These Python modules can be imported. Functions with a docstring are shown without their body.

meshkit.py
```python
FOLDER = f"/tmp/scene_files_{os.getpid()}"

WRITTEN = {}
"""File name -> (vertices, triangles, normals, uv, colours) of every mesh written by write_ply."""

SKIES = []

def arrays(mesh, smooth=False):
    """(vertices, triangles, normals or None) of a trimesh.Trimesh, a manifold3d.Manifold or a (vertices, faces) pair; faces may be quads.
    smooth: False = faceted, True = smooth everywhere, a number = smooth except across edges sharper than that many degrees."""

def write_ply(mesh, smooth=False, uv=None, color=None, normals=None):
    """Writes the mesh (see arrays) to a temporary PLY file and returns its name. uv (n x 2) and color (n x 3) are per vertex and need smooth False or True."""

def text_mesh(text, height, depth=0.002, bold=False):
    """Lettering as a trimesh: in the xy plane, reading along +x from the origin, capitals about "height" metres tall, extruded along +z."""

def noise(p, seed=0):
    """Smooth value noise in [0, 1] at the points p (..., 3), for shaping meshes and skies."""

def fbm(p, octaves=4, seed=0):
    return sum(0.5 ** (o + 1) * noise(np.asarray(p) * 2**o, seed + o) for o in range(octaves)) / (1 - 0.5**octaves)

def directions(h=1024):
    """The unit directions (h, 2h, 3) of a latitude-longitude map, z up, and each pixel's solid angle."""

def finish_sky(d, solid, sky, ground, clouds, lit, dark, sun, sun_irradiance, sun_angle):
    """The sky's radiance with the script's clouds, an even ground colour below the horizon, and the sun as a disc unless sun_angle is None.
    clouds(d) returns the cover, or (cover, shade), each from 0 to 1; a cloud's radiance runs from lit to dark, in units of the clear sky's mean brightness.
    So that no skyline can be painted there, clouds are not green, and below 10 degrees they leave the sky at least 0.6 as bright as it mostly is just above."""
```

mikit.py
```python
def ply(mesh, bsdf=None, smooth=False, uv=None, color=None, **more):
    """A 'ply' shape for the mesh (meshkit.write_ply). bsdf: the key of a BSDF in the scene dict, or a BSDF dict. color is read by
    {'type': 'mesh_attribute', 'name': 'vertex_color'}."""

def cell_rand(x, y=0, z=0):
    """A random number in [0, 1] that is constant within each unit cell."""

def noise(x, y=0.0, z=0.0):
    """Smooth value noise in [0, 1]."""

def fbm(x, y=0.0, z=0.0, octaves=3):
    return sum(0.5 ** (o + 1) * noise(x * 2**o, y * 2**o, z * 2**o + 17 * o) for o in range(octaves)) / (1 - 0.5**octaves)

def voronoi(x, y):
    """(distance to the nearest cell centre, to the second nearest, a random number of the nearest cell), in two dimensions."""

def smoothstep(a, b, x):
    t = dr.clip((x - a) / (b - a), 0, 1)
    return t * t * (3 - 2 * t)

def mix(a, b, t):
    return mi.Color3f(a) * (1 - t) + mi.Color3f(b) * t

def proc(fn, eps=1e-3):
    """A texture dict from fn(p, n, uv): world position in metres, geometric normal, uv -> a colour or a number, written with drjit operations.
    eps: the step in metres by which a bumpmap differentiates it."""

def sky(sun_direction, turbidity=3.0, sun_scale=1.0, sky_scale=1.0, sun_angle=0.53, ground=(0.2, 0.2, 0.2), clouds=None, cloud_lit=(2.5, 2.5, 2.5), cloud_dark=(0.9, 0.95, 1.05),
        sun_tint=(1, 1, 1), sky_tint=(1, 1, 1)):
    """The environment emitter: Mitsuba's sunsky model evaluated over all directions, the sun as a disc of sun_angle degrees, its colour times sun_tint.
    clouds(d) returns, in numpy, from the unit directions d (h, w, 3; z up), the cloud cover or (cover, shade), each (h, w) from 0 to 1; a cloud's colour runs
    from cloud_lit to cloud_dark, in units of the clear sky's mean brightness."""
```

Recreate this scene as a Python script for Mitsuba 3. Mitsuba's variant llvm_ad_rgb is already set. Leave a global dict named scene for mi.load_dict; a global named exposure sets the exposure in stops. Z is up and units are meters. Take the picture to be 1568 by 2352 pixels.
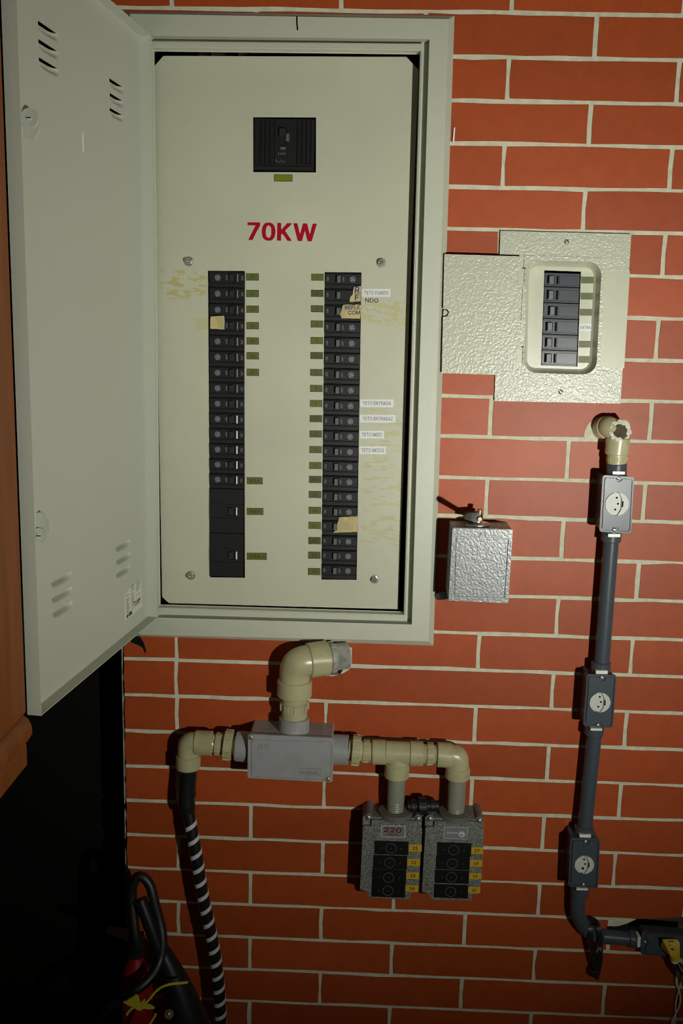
import math, random
import numpy as np, trimesh, manifold3d as m3, shapely, drjit as dr, mitsuba as mi
from shapely.geometry import Polygon, box as sbox, Point, LineString
from shapely import affinity
import mikit, meshkit
from mikit import noise, fbm, smoothstep, proc
def mix(a, b, t):
    a, b = ([float(q) for q in c] if isinstance(c, (list, tuple, np.ndarray)) else c for c in (a, b))
    return mikit.mix(a, b, t)

T = mi.ScalarTransform4f
scene, labels = {'type': 'scene'}, {}
rng = np.random.default_rng(7)

# ------------------------------------------------------------------ camera
# brick wall = plane y 0, x to the right, z up; the camera stands 1.6 m in front of it
IW, IH, F = 1568, 2352, 2250.0
CAM = np.array([-0.19557, -1.61199, 1.51062])
PITCH, YAW, ROLL = -0.183079, -0.027766, 0.023730
_f = np.array([math.sin(YAW) * math.cos(PITCH), math.cos(YAW) * math.cos(PITCH), math.sin(PITCH)])
_r0 = np.array([math.cos(YAW), -math.sin(YAW), 0.0]); _u0 = np.cross(_r0, _f)
_r = _r0 * math.cos(ROLL) + _u0 * math.sin(ROLL); _u = np.cross(_r, _f)
scene['camera'] = {'type': 'perspective', 'fov': math.degrees(2 * math.atan(IW / 2 / F)), 'fov_axis': 'x', 'near_clip': 0.05, 'far_clip': 50.0,
                   'to_world': T().look_at(origin=CAM.tolist(), target=(CAM + _f).tolist(), up=_u.tolist())}
# ------------------------------------------------------------------ light
exposure = 1.18
FLASH = np.array([0.46, -1.56, 1.14])
AIM = np.array([-0.08, 0.0, 1.52])
for i, (dx, dz) in enumerate(((-.012, .0), (.012, .004), (.0, -.014), (.002, .016))):   # the flash head, right of and below the lens
    o = FLASH + np.array([dx, 0, dz])
    scene['flash_tube' + ('_%03d' % i if i else '')] = {'type': 'spot', 'cutoff_angle': 45.5, 'beam_width': 8.0,
        'intensity': {'type': 'rgb', 'value': [0.96, 0.975, 0.885]},
        'to_world': T().look_at(origin=o.tolist(), target=(AIM + o - FLASH).tolist(), up=[0, 0, 1])}
scene['room_light'] = {'type': 'constant', 'radiance': {'type': 'rgb', 'value': [0.0125, 0.0118, 0.0090]}}

# ------------------------------------------------------------------ helpers
def ray(px, py):
    return _f + (px - IW / 2) / F * _r - (py - IH / 2) / F * _u
def at(px, py, e=0.0):
    """point (x, z) of the plane that stands e metres in front of the bricks"""
    d = ray(px, py); w = CAM + (-e - CAM[1]) / d[1] * d
    return np.array([w[0], w[2]])
def at3(px, py, e=0.0):
    x, z = at(px, py, e); return np.array([x, -e, z])
def P3(x, z, e): return np.array([x, -e, z], float)

def rgb(*c): return {'type': 'rgb', 'value': list(c)}
def mat(name, color, rough=.5, metal=0.0, spec=.5, bump=None, bscale=.0005, **kw):
    b = {'type': 'principled', 'base_color': color if isinstance(color, dict) else rgb(*color), 'roughness': rough, 'metallic': metal, 'specular': spec, **kw}
    if bump is not None: b = {'type': 'bumpmap', 'arbitrary': bump, 'scale': bscale, 'bsdf': b}
    scene[name] = {'type': 'twosided', 'bsdf': b}
    return name

def num(name):
    if name not in scene and name not in labels and not any(k.startswith(name + '__') for k in scene): return name
    i = 1
    while True:
        k = '%s_%03d' % (name, i)
        if k not in scene and k not in labels and not any(q.startswith(k + '__') for q in scene): return k
        i += 1
_count = {}
def uniq(name):
    n = _count.get(name, 0); _count[name] = n + 1
    return name if n == 0 else '%s_%03d' % (name, n)
def add(key, mesh, bsdf, label=None, smooth=32, color=None, **prop):
    key = uniq(key)
    if color is not None: smooth = False
    scene[key] = mikit.ply(mesh, bsdf, smooth=smooth, color=color)
    if label or prop:
        labels[key] = {**({'label': label} if label else {}), **prop}
    return key
def thing(name, label, cat, group=None, kind=None):
    key = uniq(name)
    labels[key] = {'label': label, 'category': cat}
    if group: labels[key]['group'] = group
    if kind: labels[key] = {'kind': kind, 'label': label}
    return key

def xz2w(m):
    """a mesh modelled as (x, z, e) to the world (x, -e, z)"""
    m = m.copy(); v = np.array(m.vertices); m.vertices = np.stack([v[:, 0], -v[:, 2], v[:, 1]], 1); return m
def cat(*ms):
    out = []
    for m in ms: out += m if isinstance(m, list) else [m]
    return trimesh.util.concatenate(out)
def prism(poly, e0, e1, ch=0.0):
    """plate with the outline poly (x, z) from e0 to e1 out of the wall; ch: chamfer of the front edge (convex outlines)"""
    if ch > 0:
        a = np.array(poly.exterior.coords)[:-1]; b = np.array(poly.buffer(-ch, join_style='mitre').exterior.coords)[:-1]
        pts = np.vstack([np.c_[a, np.full(len(a), e0)], np.c_[a, np.full(len(a), e1 - ch)], np.c_[b, np.full(len(b), e1)]])
        return xz2w(trimesh.convex.convex_hull(pts))
    gs = getattr(poly, 'geoms', [poly]); out = []
    for g in gs:
        if g.is_empty or g.area < 1e-8: continue
        m = trimesh.creation.extrude_polygon(g, e1 - e0, engine='earcut'); m.apply_translation([0, 0, e0]); out.append(m)
    return xz2w(trimesh.util.concatenate(out))
def bx(x0, x1, z0, z1, e0, e1, ch=0.0):
    return prism(sbox(min(x0, x1), min(z0, z1), max(x0, x1), max(z0, z1)), e0, e1, ch)
def rnd(poly, r, q=6): return poly.buffer(-r, join_style='mitre').buffer(r, quad_segs=q)
def quad(pts, e=0.0, r=0.0):
    """outline from pixels lying e in front of the bricks"""
    p = Polygon([at(x, y, e) for x, y in pts])
    return rnd(p, r) if r else p
def frame_axes(d):
    d = np.asarray(d, float); d = d / np.linalg.norm(d)
    a = np.cross(d, [0, 0, 1.0] if abs(d[2]) < .9 else [0, 1.0, 0]); a /= np.linalg.norm(a)
    return d, a, np.cross(d, a)
def lathe(p0, p1, prof, n=36, cap=True):
    """rings (t, r) with t in metres from p0 towards p1"""
    p0 = np.asarray(p0, float); d, a, b = frame_axes(np.asarray(p1, float) - p0)
    ang = np.arange(n) * 2 * np.pi / n; c = np.cos(ang)[:, None] * a + np.sin(ang)[:, None] * b
    v = np.vstack([p0 + t * d + r * c for t, r in prof]); k = len(prof); f = []
    for i in range(k - 1):
        for j in range(n):
            q = (j + 1) % n; f += [[i * n + j, i * n + q, (i + 1) * n + q], [i * n + j, (i + 1) * n + q, (i + 1) * n + j]]
    if cap:
        v = np.vstack([v, p0 + prof[0][0] * d, p0 + prof[-1][0] * d]); s, e = len(v) - 2, len(v) - 1
        for j in range(n):
            q = (j + 1) % n; f += [[s, q, j], [e, (k - 1) * n + j, (k - 1) * n + q]]
    m = trimesh.Trimesh(v, np.array(f), process=False); m.invert() if m.volume < 0 else None
    return m
def cyl(p0, p1, r, ch=.0008, n=36):
    L = np.linalg.norm(np.asarray(p1, float) - np.asarray(p0, float)); ch = min(ch, r * .4, L * .4)
    return lathe(p0, p1, [(0, r - ch), (ch, r), (L - ch, r), (L, r - ch)], n)
def spline(pts, n=40):
    from scipy.interpolate import CubicSpline
    p = np.asarray(pts, float); t = np.r_[0, np.cumsum(np.linalg.norm(np.diff(p, axis=0), axis=1))]
    return CubicSpline(t, p)(np.linspace(0, t[-1], n))
def tube(path, r, n=14, cap=True):
    p = np.asarray(path, float); t = np.gradient(p, axis=0); t /= np.linalg.norm(t, axis=1, keepdims=True)
    r = np.broadcast_to(r, (len(p),)); _, a, b = frame_axes(t[0]); v = []
    ang = np.arange(n) * 2 * np.pi / n
    for i in range(len(p)):
        a = a - t[i] * (a @ t[i]); a /= np.linalg.norm(a); b = np.cross(t[i], a)
        v.append(p[i] + r[i] * (np.cos(ang)[:, None] * a + np.sin(ang)[:, None] * b))
    v = np.vstack(v); f = []
    for i in range(len(p) - 1):
        for j in range(n):
            q = (j + 1) % n; f += [[i * n + j, i * n + q, (i + 1) * n + q], [i * n + j, (i + 1) * n + q, (i + 1) * n + j]]
    if cap:
        v = np.vstack([v, p[0], p[-1]]); s, e = len(v) - 2, len(v) - 1
        for j in range(n):
            q = (j + 1) % n; f += [[s, q, j], [e, (len(p) - 1) * n + j, (len(p) - 1) * n + q]]
    m = trimesh.Trimesh(v, np.array(f), process=False); m.invert() if m.volume < 0 else None
    return m
def bend(c0, d0, c1, d1, n=14):
    """centre line of an elbow that leaves c0 along d0 and arrives in c1 along d1"""
    c0, d0, c1, d1 = (np.asarray(q, float) for q in (c0, d0, c1, d1)); L = np.linalg.norm(c1 - c0) * .56
    t = np.linspace(0, 1, n)[:, None]; a, b = c0 + d0 * L, c1 - d1 * L
    return (1 - t) ** 3 * c0 + 3 * (1 - t) ** 2 * t * a + 3 * (1 - t) * t ** 2 * b + t ** 3 * c1
def nut_mesh(p0, p1, r, hole=0, sides=8):
    """ribbed lock nut: a short cylinder with raised lugs"""
    p0, p1 = np.asarray(p0, float), np.asarray(p1, float); d, a, b = frame_axes(p1 - p0); L = np.linalg.norm(p1 - p0); ms = [cyl(p0, p1, r * .95, .001)]
    for k in range(sides):
        an = 2 * np.pi * (k + .3) / sides; u = np.cos(an) * a + np.sin(an) * b; w = np.cross(d, u)
        o = p0 + d * L * .06; pts = [o + u * rr + w * s * r * .17 + d * tt for rr in (r * .6, r * 1.0) for s in (-1, 1) for tt in (0, L * .88)]
        ms.append(trimesh.convex.convex_hull(np.array(pts)))
    return cat(ms)
def thread_mesh(p0, p1, r, turns=6):
    L = np.linalg.norm(np.asarray(p1, float) - np.asarray(p0, float)); pr = []
    for k in range(turns * 2 + 1): pr.append((L * k / (turns * 2), r if k % 2 else r - .0009))
    return lathe(p0, p1, pr, 32)
def screw(c, e, r, ang=.6, slot=True):
    """round slotted screw head on the plane e"""
    c = np.asarray(c); m = lathe(P3(c[0], c[1], e), P3(c[0], c[1], e + .01), [(0, r), (r * .35, r * .95), (r * .55, r * .6), (r * .6, 0.0001)], 20)
    if slot:
        s = xz2w(trimesh.creation.box([r * 2.4, r * .3, r * .5])); s.vertices = s.vertices; R = trimesh.transformations.rotation_matrix(ang, [0, 1, 0]); s.apply_transform(R); s.apply_translation(P3(c[0], c[1], e + r * .55))
        try:
            m = trimesh.boolean.difference([m, s], engine='manifold')
        except Exception: pass
    return m
def text(s, h, depth=.0004, bold=False, spacing=0.0):
    """lettering as a (x, z, e) mesh, centred on its baseline box"""
    if spacing:
        x, ms = 0, []
        for ch in s:
            g = meshkit.text_mesh(ch, h, depth, bold); w = g.bounds[1][0] - g.bounds[0][0]; g.apply_translation([x - g.bounds[0][0], 0, 0]); x += w + spacing * h; ms.append(g)
        m = trimesh.util.concatenate(ms)
    else: m = meshkit.text_mesh(s, h, depth, bold)
    c = (m.bounds[0] + m.bounds[1]) / 2; m.apply_translation([-c[0], -c[1], 0]); return m
def place_text(m, c, e, ang=0.0, sx=1.0, width=None):
    m = m.copy()
    if width: m.apply_scale([width / (m.bounds[1][0] - m.bounds[0][0]), 1, 1])
    m.apply_transform(trimesh.transformations.rotation_matrix(ang, [0, 0, 1])); m.apply_translation([c[0], c[1], e]); return xz2w(m)
def colored(*pairs):
    """one mesh of (mesh, colour) pairs with vertex colours: print on a flat thing"""
    ms = [m for m, _ in pairs]; return trimesh.util.concatenate(ms), np.vstack([np.tile(np.asarray(c, float), (len(m.vertices), 1)) for m, c in pairs])

# ------------------------------------------------------------------ materials
def brick_fn(a):
    a = np.array(a)
    def f(p, n, uv):
        t = fbm(p.x * 55 + 3, p.z * 55, p.y * 55, 4); s = noise(p.x * 7 + 11, p.z * 16, 2.0); g = smoothstep(.80, .84, noise(p.x * 420, p.z * 420, 5.0))
        return mix(a * .86, a * 1.14, t * .6 + s * .4) * (1 - .08 * g)
    return f
BR = [np.array([.315, .053, .010]) * s for s in (.94, 1.0, 1.04, 1.1)]
BRM = [mat('brick_red_%d' % i, proc(brick_fn(c)), .47, spec=.30) for i, c in enumerate(BR)]
def mortar_fn(p, n, uv):
    return mix([.42, .41, .30], [.62, .60, .46], fbm(p.x * 120, p.z * 120, p.y * 120, 3))
mat('mortar', proc(mortar_fn), .85, spec=.2)
CREAM = [.42, .42, .315]
mat('cream_paint', [.415, .425, .335], .48, spec=.75)
mat('door_paint', [.405, .418, .345], .48, spec=.75)
STAIN = [(.0, 0, 0, 0)]
def panel_fn(p, n, uv):
    t = fbm(p.x * 9, p.z * 9, 1.0, 3); c = mix(np.array(CREAM) * .95, np.array(CREAM) * 1.06, t)
    sp = fbm(p.x * 150, p.z * 260, 4.0, 3)
    def zone(x0, x1, z0, z1, m):
        return smoothstep(x0 - m, x0 + m, p.x) * (1 - smoothstep(x1 - m, x1 + m, p.x)) * smoothstep(z0 - m, z0 + m, p.z) * (1 - smoothstep(z1 - m, z1 + m, p.z))
    g1 = zone(STZ[0][0], STZ[0][1], STZ[0][2], STZ[0][3], .004) * smoothstep(.40, .55, sp)
    g2 = zone(STZ[1][0], STZ[1][1], STZ[1][2], STZ[1][3], .006) * smoothstep(.58, .66, fbm(p.x * 70, p.z * 330, 8.0, 3))
    g3 = zone(STZ[2][0], STZ[2][1], STZ[2][2], STZ[2][3], .006) * smoothstep(.56, .64, fbm(p.x * 90 + 9, p.z * 220, 3.0, 3))
    g4 = zone(STZ[3][0], STZ[3][1], STZ[3][2], STZ[3][3], .0015) * .7
    c = mix(c, [.40, .365, .12], dr.minimum(g1 * .65 + g4 * .6, 1)); c = mix(c, [.39, .325, .09], dr.minimum(g2 * .5 + g3 * .75, 1))
    return c
def zrect(x0, y0, x1, y1):
    a, b = at(x0, y1, -.02), at(x1, y0, -.02); return a[0], b[0], a[1], b[1]
STZ = [zrect(830, 692, 938, 744), zrect(828, 935, 930, 1260), zrect(370, 620, 476, 684), zrect(449, 731, 484, 757)]
mat('panel_paint', proc(panel_fn), .42, spec=.45)
def peel(p, n, uv): return fbm(p.x * 390, p.z * 390, p.y * 390, 2)
def hammer(p, n, uv): return fbm(p.x * 400 + 7, p.z * 400, p.y * 400, 2)
mat('peel_paint', [.41, .415, .32], .33, spec=.5, bump=proc(peel, 4e-4), bscale=.0007)
mat('hammer_paint', [.21, .215, .215], .36, .2, spec=.6, bump=proc(hammer, 4e-4), bscale=.00042)
def cast_fn(p, n, uv):
    return mix([.085, .09, .075], [.22, .225, .20], smoothstep(.35, .65, noise(p.x * 900, p.z * 900, p.y * 900)))
mat('cast_metal', proc(cast_fn), .5, .2, bump=proc(lambda p, n, uv: noise(p.x * 380, p.z * 380, p.y * 380), 4e-4), bscale=.00042)
mat('black_plastic', [.010, .0105, .011], .40, spec=.30)
mat('cast_plain', [.13, .13, .11], .45, .2)
mat('glossy_black', [.02, .021, .026], .22, spec=.6)
mat('toggle_black', [.02, .02, .02], .3)
mat('toggle_grey', [.075, .08, .085], .4)
mat('mark_grey', [.20, .23, .26], .5)
mat('mark_white', [.62, .64, .62], .5)
mat('void', [.006, .006, .005], .9, spec=.1)
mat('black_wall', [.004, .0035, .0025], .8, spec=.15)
mat('slate_pvc', [.050, .061, .073], .34, spec=.33)
mat('slate_dark', [.045, .052, .06], .33, spec=.5)
def dusty(c, d):
    c, d = np.array(c), np.array(d)
    def f(p, n, uv): return mix(c, d, smoothstep(.45, .8, fbm(p.x * 60, p.z * 60, p.y * 60, 3)) * .5)
    return f
mat('grey_pvc', proc(dusty([.27, .27, .275], [.23, .22, .185])), .42, spec=.45)
mat('beige_pvc', proc(dusty([.385, .355, .20], [.28, .26, .145])), .30, spec=.5)
mat('pipe_green', [.20, .205, .155], .4, spec=.5)
mat('steel', [.55, .55, .53], .3, .9)
mat('dull_steel', [.28, .28, .27], .42, .8)
mat('brass', [.55, .43, .16], .25, .9)
mat('dull_brass', [.26, .22, .12], .42, .7)
mat('white_plastic', [.46, .47, .42], .45, spec=.35)
mat('white_clip', [.66, .66, .60], .4)
mat('printed', {'type': 'mesh_attribute', 'name': 'vertex_color'}, .45, spec=.4)
mat('red_ink', [.32, .001, .014], .6, spec=.12)
mat('tape_black', [.010, .010, .011], .28, spec=.5)
mat('rubber', [.008, .008, .008], .45)
mat('tape_white', [.50, .50, .50], .35)
mat('paint_white', [.7, .7, .66], .5)
mat('red_enamel', [.22, .004, .003], .5, spec=.4)
mat('yellow_cord', [.45, .40, .02], .6)
mat('yellow_plastic', [.50, .33, .02], .4)
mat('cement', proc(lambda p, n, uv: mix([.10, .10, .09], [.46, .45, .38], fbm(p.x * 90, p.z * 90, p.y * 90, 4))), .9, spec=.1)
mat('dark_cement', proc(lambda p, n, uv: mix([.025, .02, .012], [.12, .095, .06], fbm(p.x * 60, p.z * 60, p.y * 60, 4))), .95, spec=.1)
def wood_fn(p, n, uv):
    r = fbm(p.x * 30 + fbm(p.x * 4, p.y * 4, p.z * 1.2, 2) * 5, p.y * 70, p.z * 3.0, 4); g = noise(p.x * 200, p.y * 420, p.z * 12)
    return mix([.10, .026, .004], [.26, .075, .010], r * .75 + g * .25)
mat('wood_varnish', proc(wood_fn), .48, spec=.35)
mat('floor_cement', proc(lambda p, n, uv: mix([.08, .07, .06], [.16, .15, .13], fbm(p.x * 6, p.y * 6, 1.0, 4))), .8)

# ------------------------------------------------------------------ the brick wall
COURSE = [1.992, 1.9287, 1.865, 1.802, 1.737, 1.673, 1.606, 1.541, 1.475, 1.4097, 1.344, 1.2756, 1.2105, 1.1417, 1.075, 1.008,
          .9428, .8768, .810, .744, .678, .612, .547, .4827, .4173, .3522, .287]          # bed joints, from the top of the picture down
COURSE = [1.992 + .0645 * k for k in range(5, 0, -1)] + COURSE + [.287 - .0655 * k for k in range(1, 5)] + [0.0]
HALF, WL, WR = .12972, -.612, .70
CAB = sbox(-.560, 1.012, -.112, 1.957)                  # hole for the cabinet
SP = quad([(1206, 590), (1388, 596), (1374, 866), (1190, 860)])   # hole for the small panel
NICHE = Polygon([at(1393, 2150), at(1393, 2126), at(1420, 2126), at(1440, 2121), at(1462, 2111), at(1510, 2109), at(1568, 2107)] + [(.47, at(1568, 2107)[1]), (.47, at(1568, 2175)[1]), at(1470, 2172)])
HOLE1 = Polygon([at(x, y) for x, y in ((683, 1477), (760, 1478), (806, 1484), (811, 1487), (811, 1528), (804, 1540), (790, 1549), (765, 1556), (745, 1555), (700, 1530))])
HOLE2 = Polygon([at(x, y) for x, y in ((1340, 1009), (1343, 990), (1350, 975), (1362, 963), (1378, 957), (1398, 956), (1412, 962), (1420, 1000), (1380, 1012), (1360, 1012))])
holes = [CAB, SP, NICHE, HOLE1.buffer(-.002)]
slab = sbox(WL, 0, WR, 2.33).difference(shapely.union_all(holes))
labels['wall_back'] = {'kind': 'structure', 'label': 'red brick wall with pale mortar joints'}
add('wall_back__mortar_bed', prism(slab, -.16, -.0016), 'mortar')
J = .0033
cut = shapely.union_all(holes + [HOLE2])
nb = 0
for r in range(len(COURSE) - 1):
    z1, z0 = COURSE[r], COURSE[r + 1]; k = r - 5
    js = [u * HALF for u in range(-4, 7) if (u % 2 == 0) == (k % 2 == 1)]
    if k == 16: js = [-.5205, -.33] + js[2:]
    if k == 18: js = js[2:]
    if k in (20, 24): js[0] = -.5195
    if k % 2 == 0 and k not in (16, 18): js = [-.5195 if (k >= 0 and k % 4 == 2 and k < 14) else -.389] + [j for j in js if j > -.38]
    if k % 2 == 0 and k in (20, 22, 24): js = [-.389, -.1297, .1297, .389, .648]
    if k % 2 == 1: js = [-.5195, -.2594, 0, .2594, .5188]
    edges = [WL - J] + [j for j in js if WL + .03 < j < WR - .02] + [WR]
    for a, b in zip(edges[:-1], edges[1:]):
        x0, x1 = a + J, b - J
        n = max(2, int((x1 - x0) / .045)); jit = lambda s=.0006: float(rng.normal(0, s))
        top = [(x0 + (x1 - x0) * t, z1 - J + jit()) for t in np.linspace(0, 1, n + 1)]
        bot = [(x0 + (x1 - x0) * t, z0 + J + jit()) for t in np.linspace(1, 0, n + 1)]
        top[0] = (top[0][0] + .0012, top[0][1]); bot[-1] = (bot[-1][0] + .0010, bot[-1][1])
        g = Polygon(top + [(x1 + jit(), (z0 + z1) / 2)] + bot + [(x0 + jit(), (z0 + z1) / 2)]).buffer(0).difference(cut)
        if g.geom_type != 'Polygon': g = max(g.geoms, key=lambda q: q.area) if len(getattr(g, 'geoms', [])) else None
        if g is None or g.area < 2e-4: continue
        add('wall_back__brick', prism(g, -.006, 0.0), BRM[int(rng.integers(0, 4))]); nb += 1

# floor and the dark recess left of the brick wall
fl = trimesh.creation.box([4, 4, .1]); fl.apply_translation([-.3, -1.3, -.05]); add('floor', fl, 'floor_cement', 'dark cement floor', False, kind='structure')
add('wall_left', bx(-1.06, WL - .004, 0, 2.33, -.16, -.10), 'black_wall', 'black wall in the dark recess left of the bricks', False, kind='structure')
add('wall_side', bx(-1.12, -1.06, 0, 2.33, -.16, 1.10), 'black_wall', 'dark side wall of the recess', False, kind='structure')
eg = [(WL - .004, z) for z in np.linspace(.02, 2.3, 90)]
rag = Polygon(eg + [(WL - .004 + max(0.0, float(rng.normal(.0014, .0016))), z) for z in np.linspace(2.3, .02, 240)]).buffer(0)
add('wall_back__plaster_edge', prism(rag, -.16, -.0008), 'cement')

# mortar patches
def jag(poly, s, seed):
    g = np.random.default_rng(seed); c = np.array(poly.segmentize(.006).exterior.coords)[:-1]; return Polygon(c + g.normal(0, s, c.shape)).buffer(0)
hp = jag(HOLE2, .0009, 3)
add('wall_back__mortar_patch', prism(hp, -.006, -.0005), 'mortar', 'pale filler round the upper conduit elbow')
h1 = jag(HOLE1, .0008, 4)
add('wall_back__mortar_patch', prism(h1.difference(Polygon([at(x, y) for x, y in ((640, 1478), (760, 1470), (795, 1485), (798, 1520), (780, 1548), (640, 1560))]).buffer(.001)), -.02, -.0008), 'mortar', 'pale filler behind the big elbow')
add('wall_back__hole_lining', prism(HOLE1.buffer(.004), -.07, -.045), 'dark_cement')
npts = [at(x, y) for x, y in ((1395, 2113), (1450, 2110), (1462, 2111), (1440, 2122), (1420, 2127), (1396, 2128))]
add('wall_back__mortar_patch', prism(jag(Polygon(npts), .0006, 5), -.006, -.0004), 'mortar', 'broken pale mortar above the lowest conduit')
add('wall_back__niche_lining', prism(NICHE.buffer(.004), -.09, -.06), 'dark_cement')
ch = [at(x, y) for x, y in ((300, 1466), (312, 1459), (322, 1463), (331, 1478), (336, 1497), (333, 1500), (327, 1487), (318, 1482), (308, 1478), (300, 1474))]
add('wall_back__chip', prism(Polygon(ch), -.003, .0004), 'void', 'dark chipped spot under the cabinet hinge')

# ------------------------------------------------------------------ the big cabinet
cab = thing('electrical_cabinet', 'tall cream steel electrical cabinet with its door open, set in the brick wall', 'electrical cabinet')
EO, EF = .002, .013
def W2(px, py, e): return at(px, py, e)
O = [np.array([-.590, 1.9855]), W2(1043.5, 36, EO), W2(995, 1483, EO), np.array([-.590, .9845])]
B = [np.array([-.581, 1.979]), W2(1030, 44, EF), W2(984, 1473, EF), np.array([-.581, .991])]
I = [np.array([W2(346, 82, EF)[0], W2(346, 82, EF)[1]]), W2(986, 90, EF), W2(945.5, 1434.5, EF), W2(361, 1418.5, EF)]
names = ['upper frame rail', 'right frame rail', 'lower frame rail', 'left frame rail']
for k in range(4):
    q = (k + 1) % 4; v = []
    for (pts, e) in ((O, -.001), (O, EO), (B, EF), (I, EF), (I, -.006)):
        for s in (k, q): v.append(P3(*pts[s], e))
    f = [[2 * i, 2 * i + 1, 2 * i + 3, 2 * i + 2] for i in range(4)]
    m = trimesh.Trimesh(*[np.array(v), np.vstack([np.array(f)[:, [0, 1, 2]], np.array(f)[:, [0, 2, 3]]])], process=False); m.fix_normals()
    add(cab + '__frame_rail', m, 'cream_paint', None, False)
LO = Polygon([W2(347, 94, .010), W2(974, 100, .010), W2(935, 1425.5, .010), W2(362, 1409, .010)])
LI = Polygon([W2(347, 109, .010), W2(966, 116, .010), W2(928, 1412.6, .010), W2(362, 1396, .010)])
IP = Polygon(I)
add(cab + '__groove', prism(IP.buffer(.004).difference(LI.buffer(-.001)), -.009, -.006), 'cream_paint', None, False)
lo2 = LO.buffer(-.0016, join_style='mitre'); li2 = LI.buffer(.0016, join_style='mitre')
add(cab + '__inner_lip', cat(prism(LO.difference(LI), -.006, .0085), prism(lo2.difference(li2), .0085, .0098)), 'cream_paint', None, False)
# box behind
BK = IP.buffer(.004, join_style='mitre')
add(cab + '__back_box', cat(prism(BK, -.158, -.152), prism(BK.difference(BK.buffer(-.002, join_style='mitre')), -.152, -.009)), 'void', None, False)
# debris and cables seen in the gap at the top
ztop = W2(600, 116, -.03)[1]
for i, (x, w, mname) in enumerate(((400, 60, 'slate_pvc'), (470, 46, 'cement'), (505, 26, 'white_plastic'), (562, 34, 'white_plastic'), (590, 40, 'slate_pvc'), (660, 46, 'dark_cement'), (915, 40, 'slate_pvc'))):
    c = W2(x, 118, -.05); r = .007 + .004 * ((i * 7) % 3) / 2
    pth = spline([P3(c[0] - .012, c[1] - .10, -.075), P3(c[0] - .006, c[1] - .03, -.06), P3(c[0], c[1] + .004, -.055), P3(c[0] + .02, c[1] + .014, -.06)], 14)
    add(cab + '__cable', tube(pth, r, 10), mname)
add(cab + '__masonry_back', prism(sbox(-.54, 1.86, -.14, 1.95), -.10, -.085), 'dark_cement', None, False)

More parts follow.
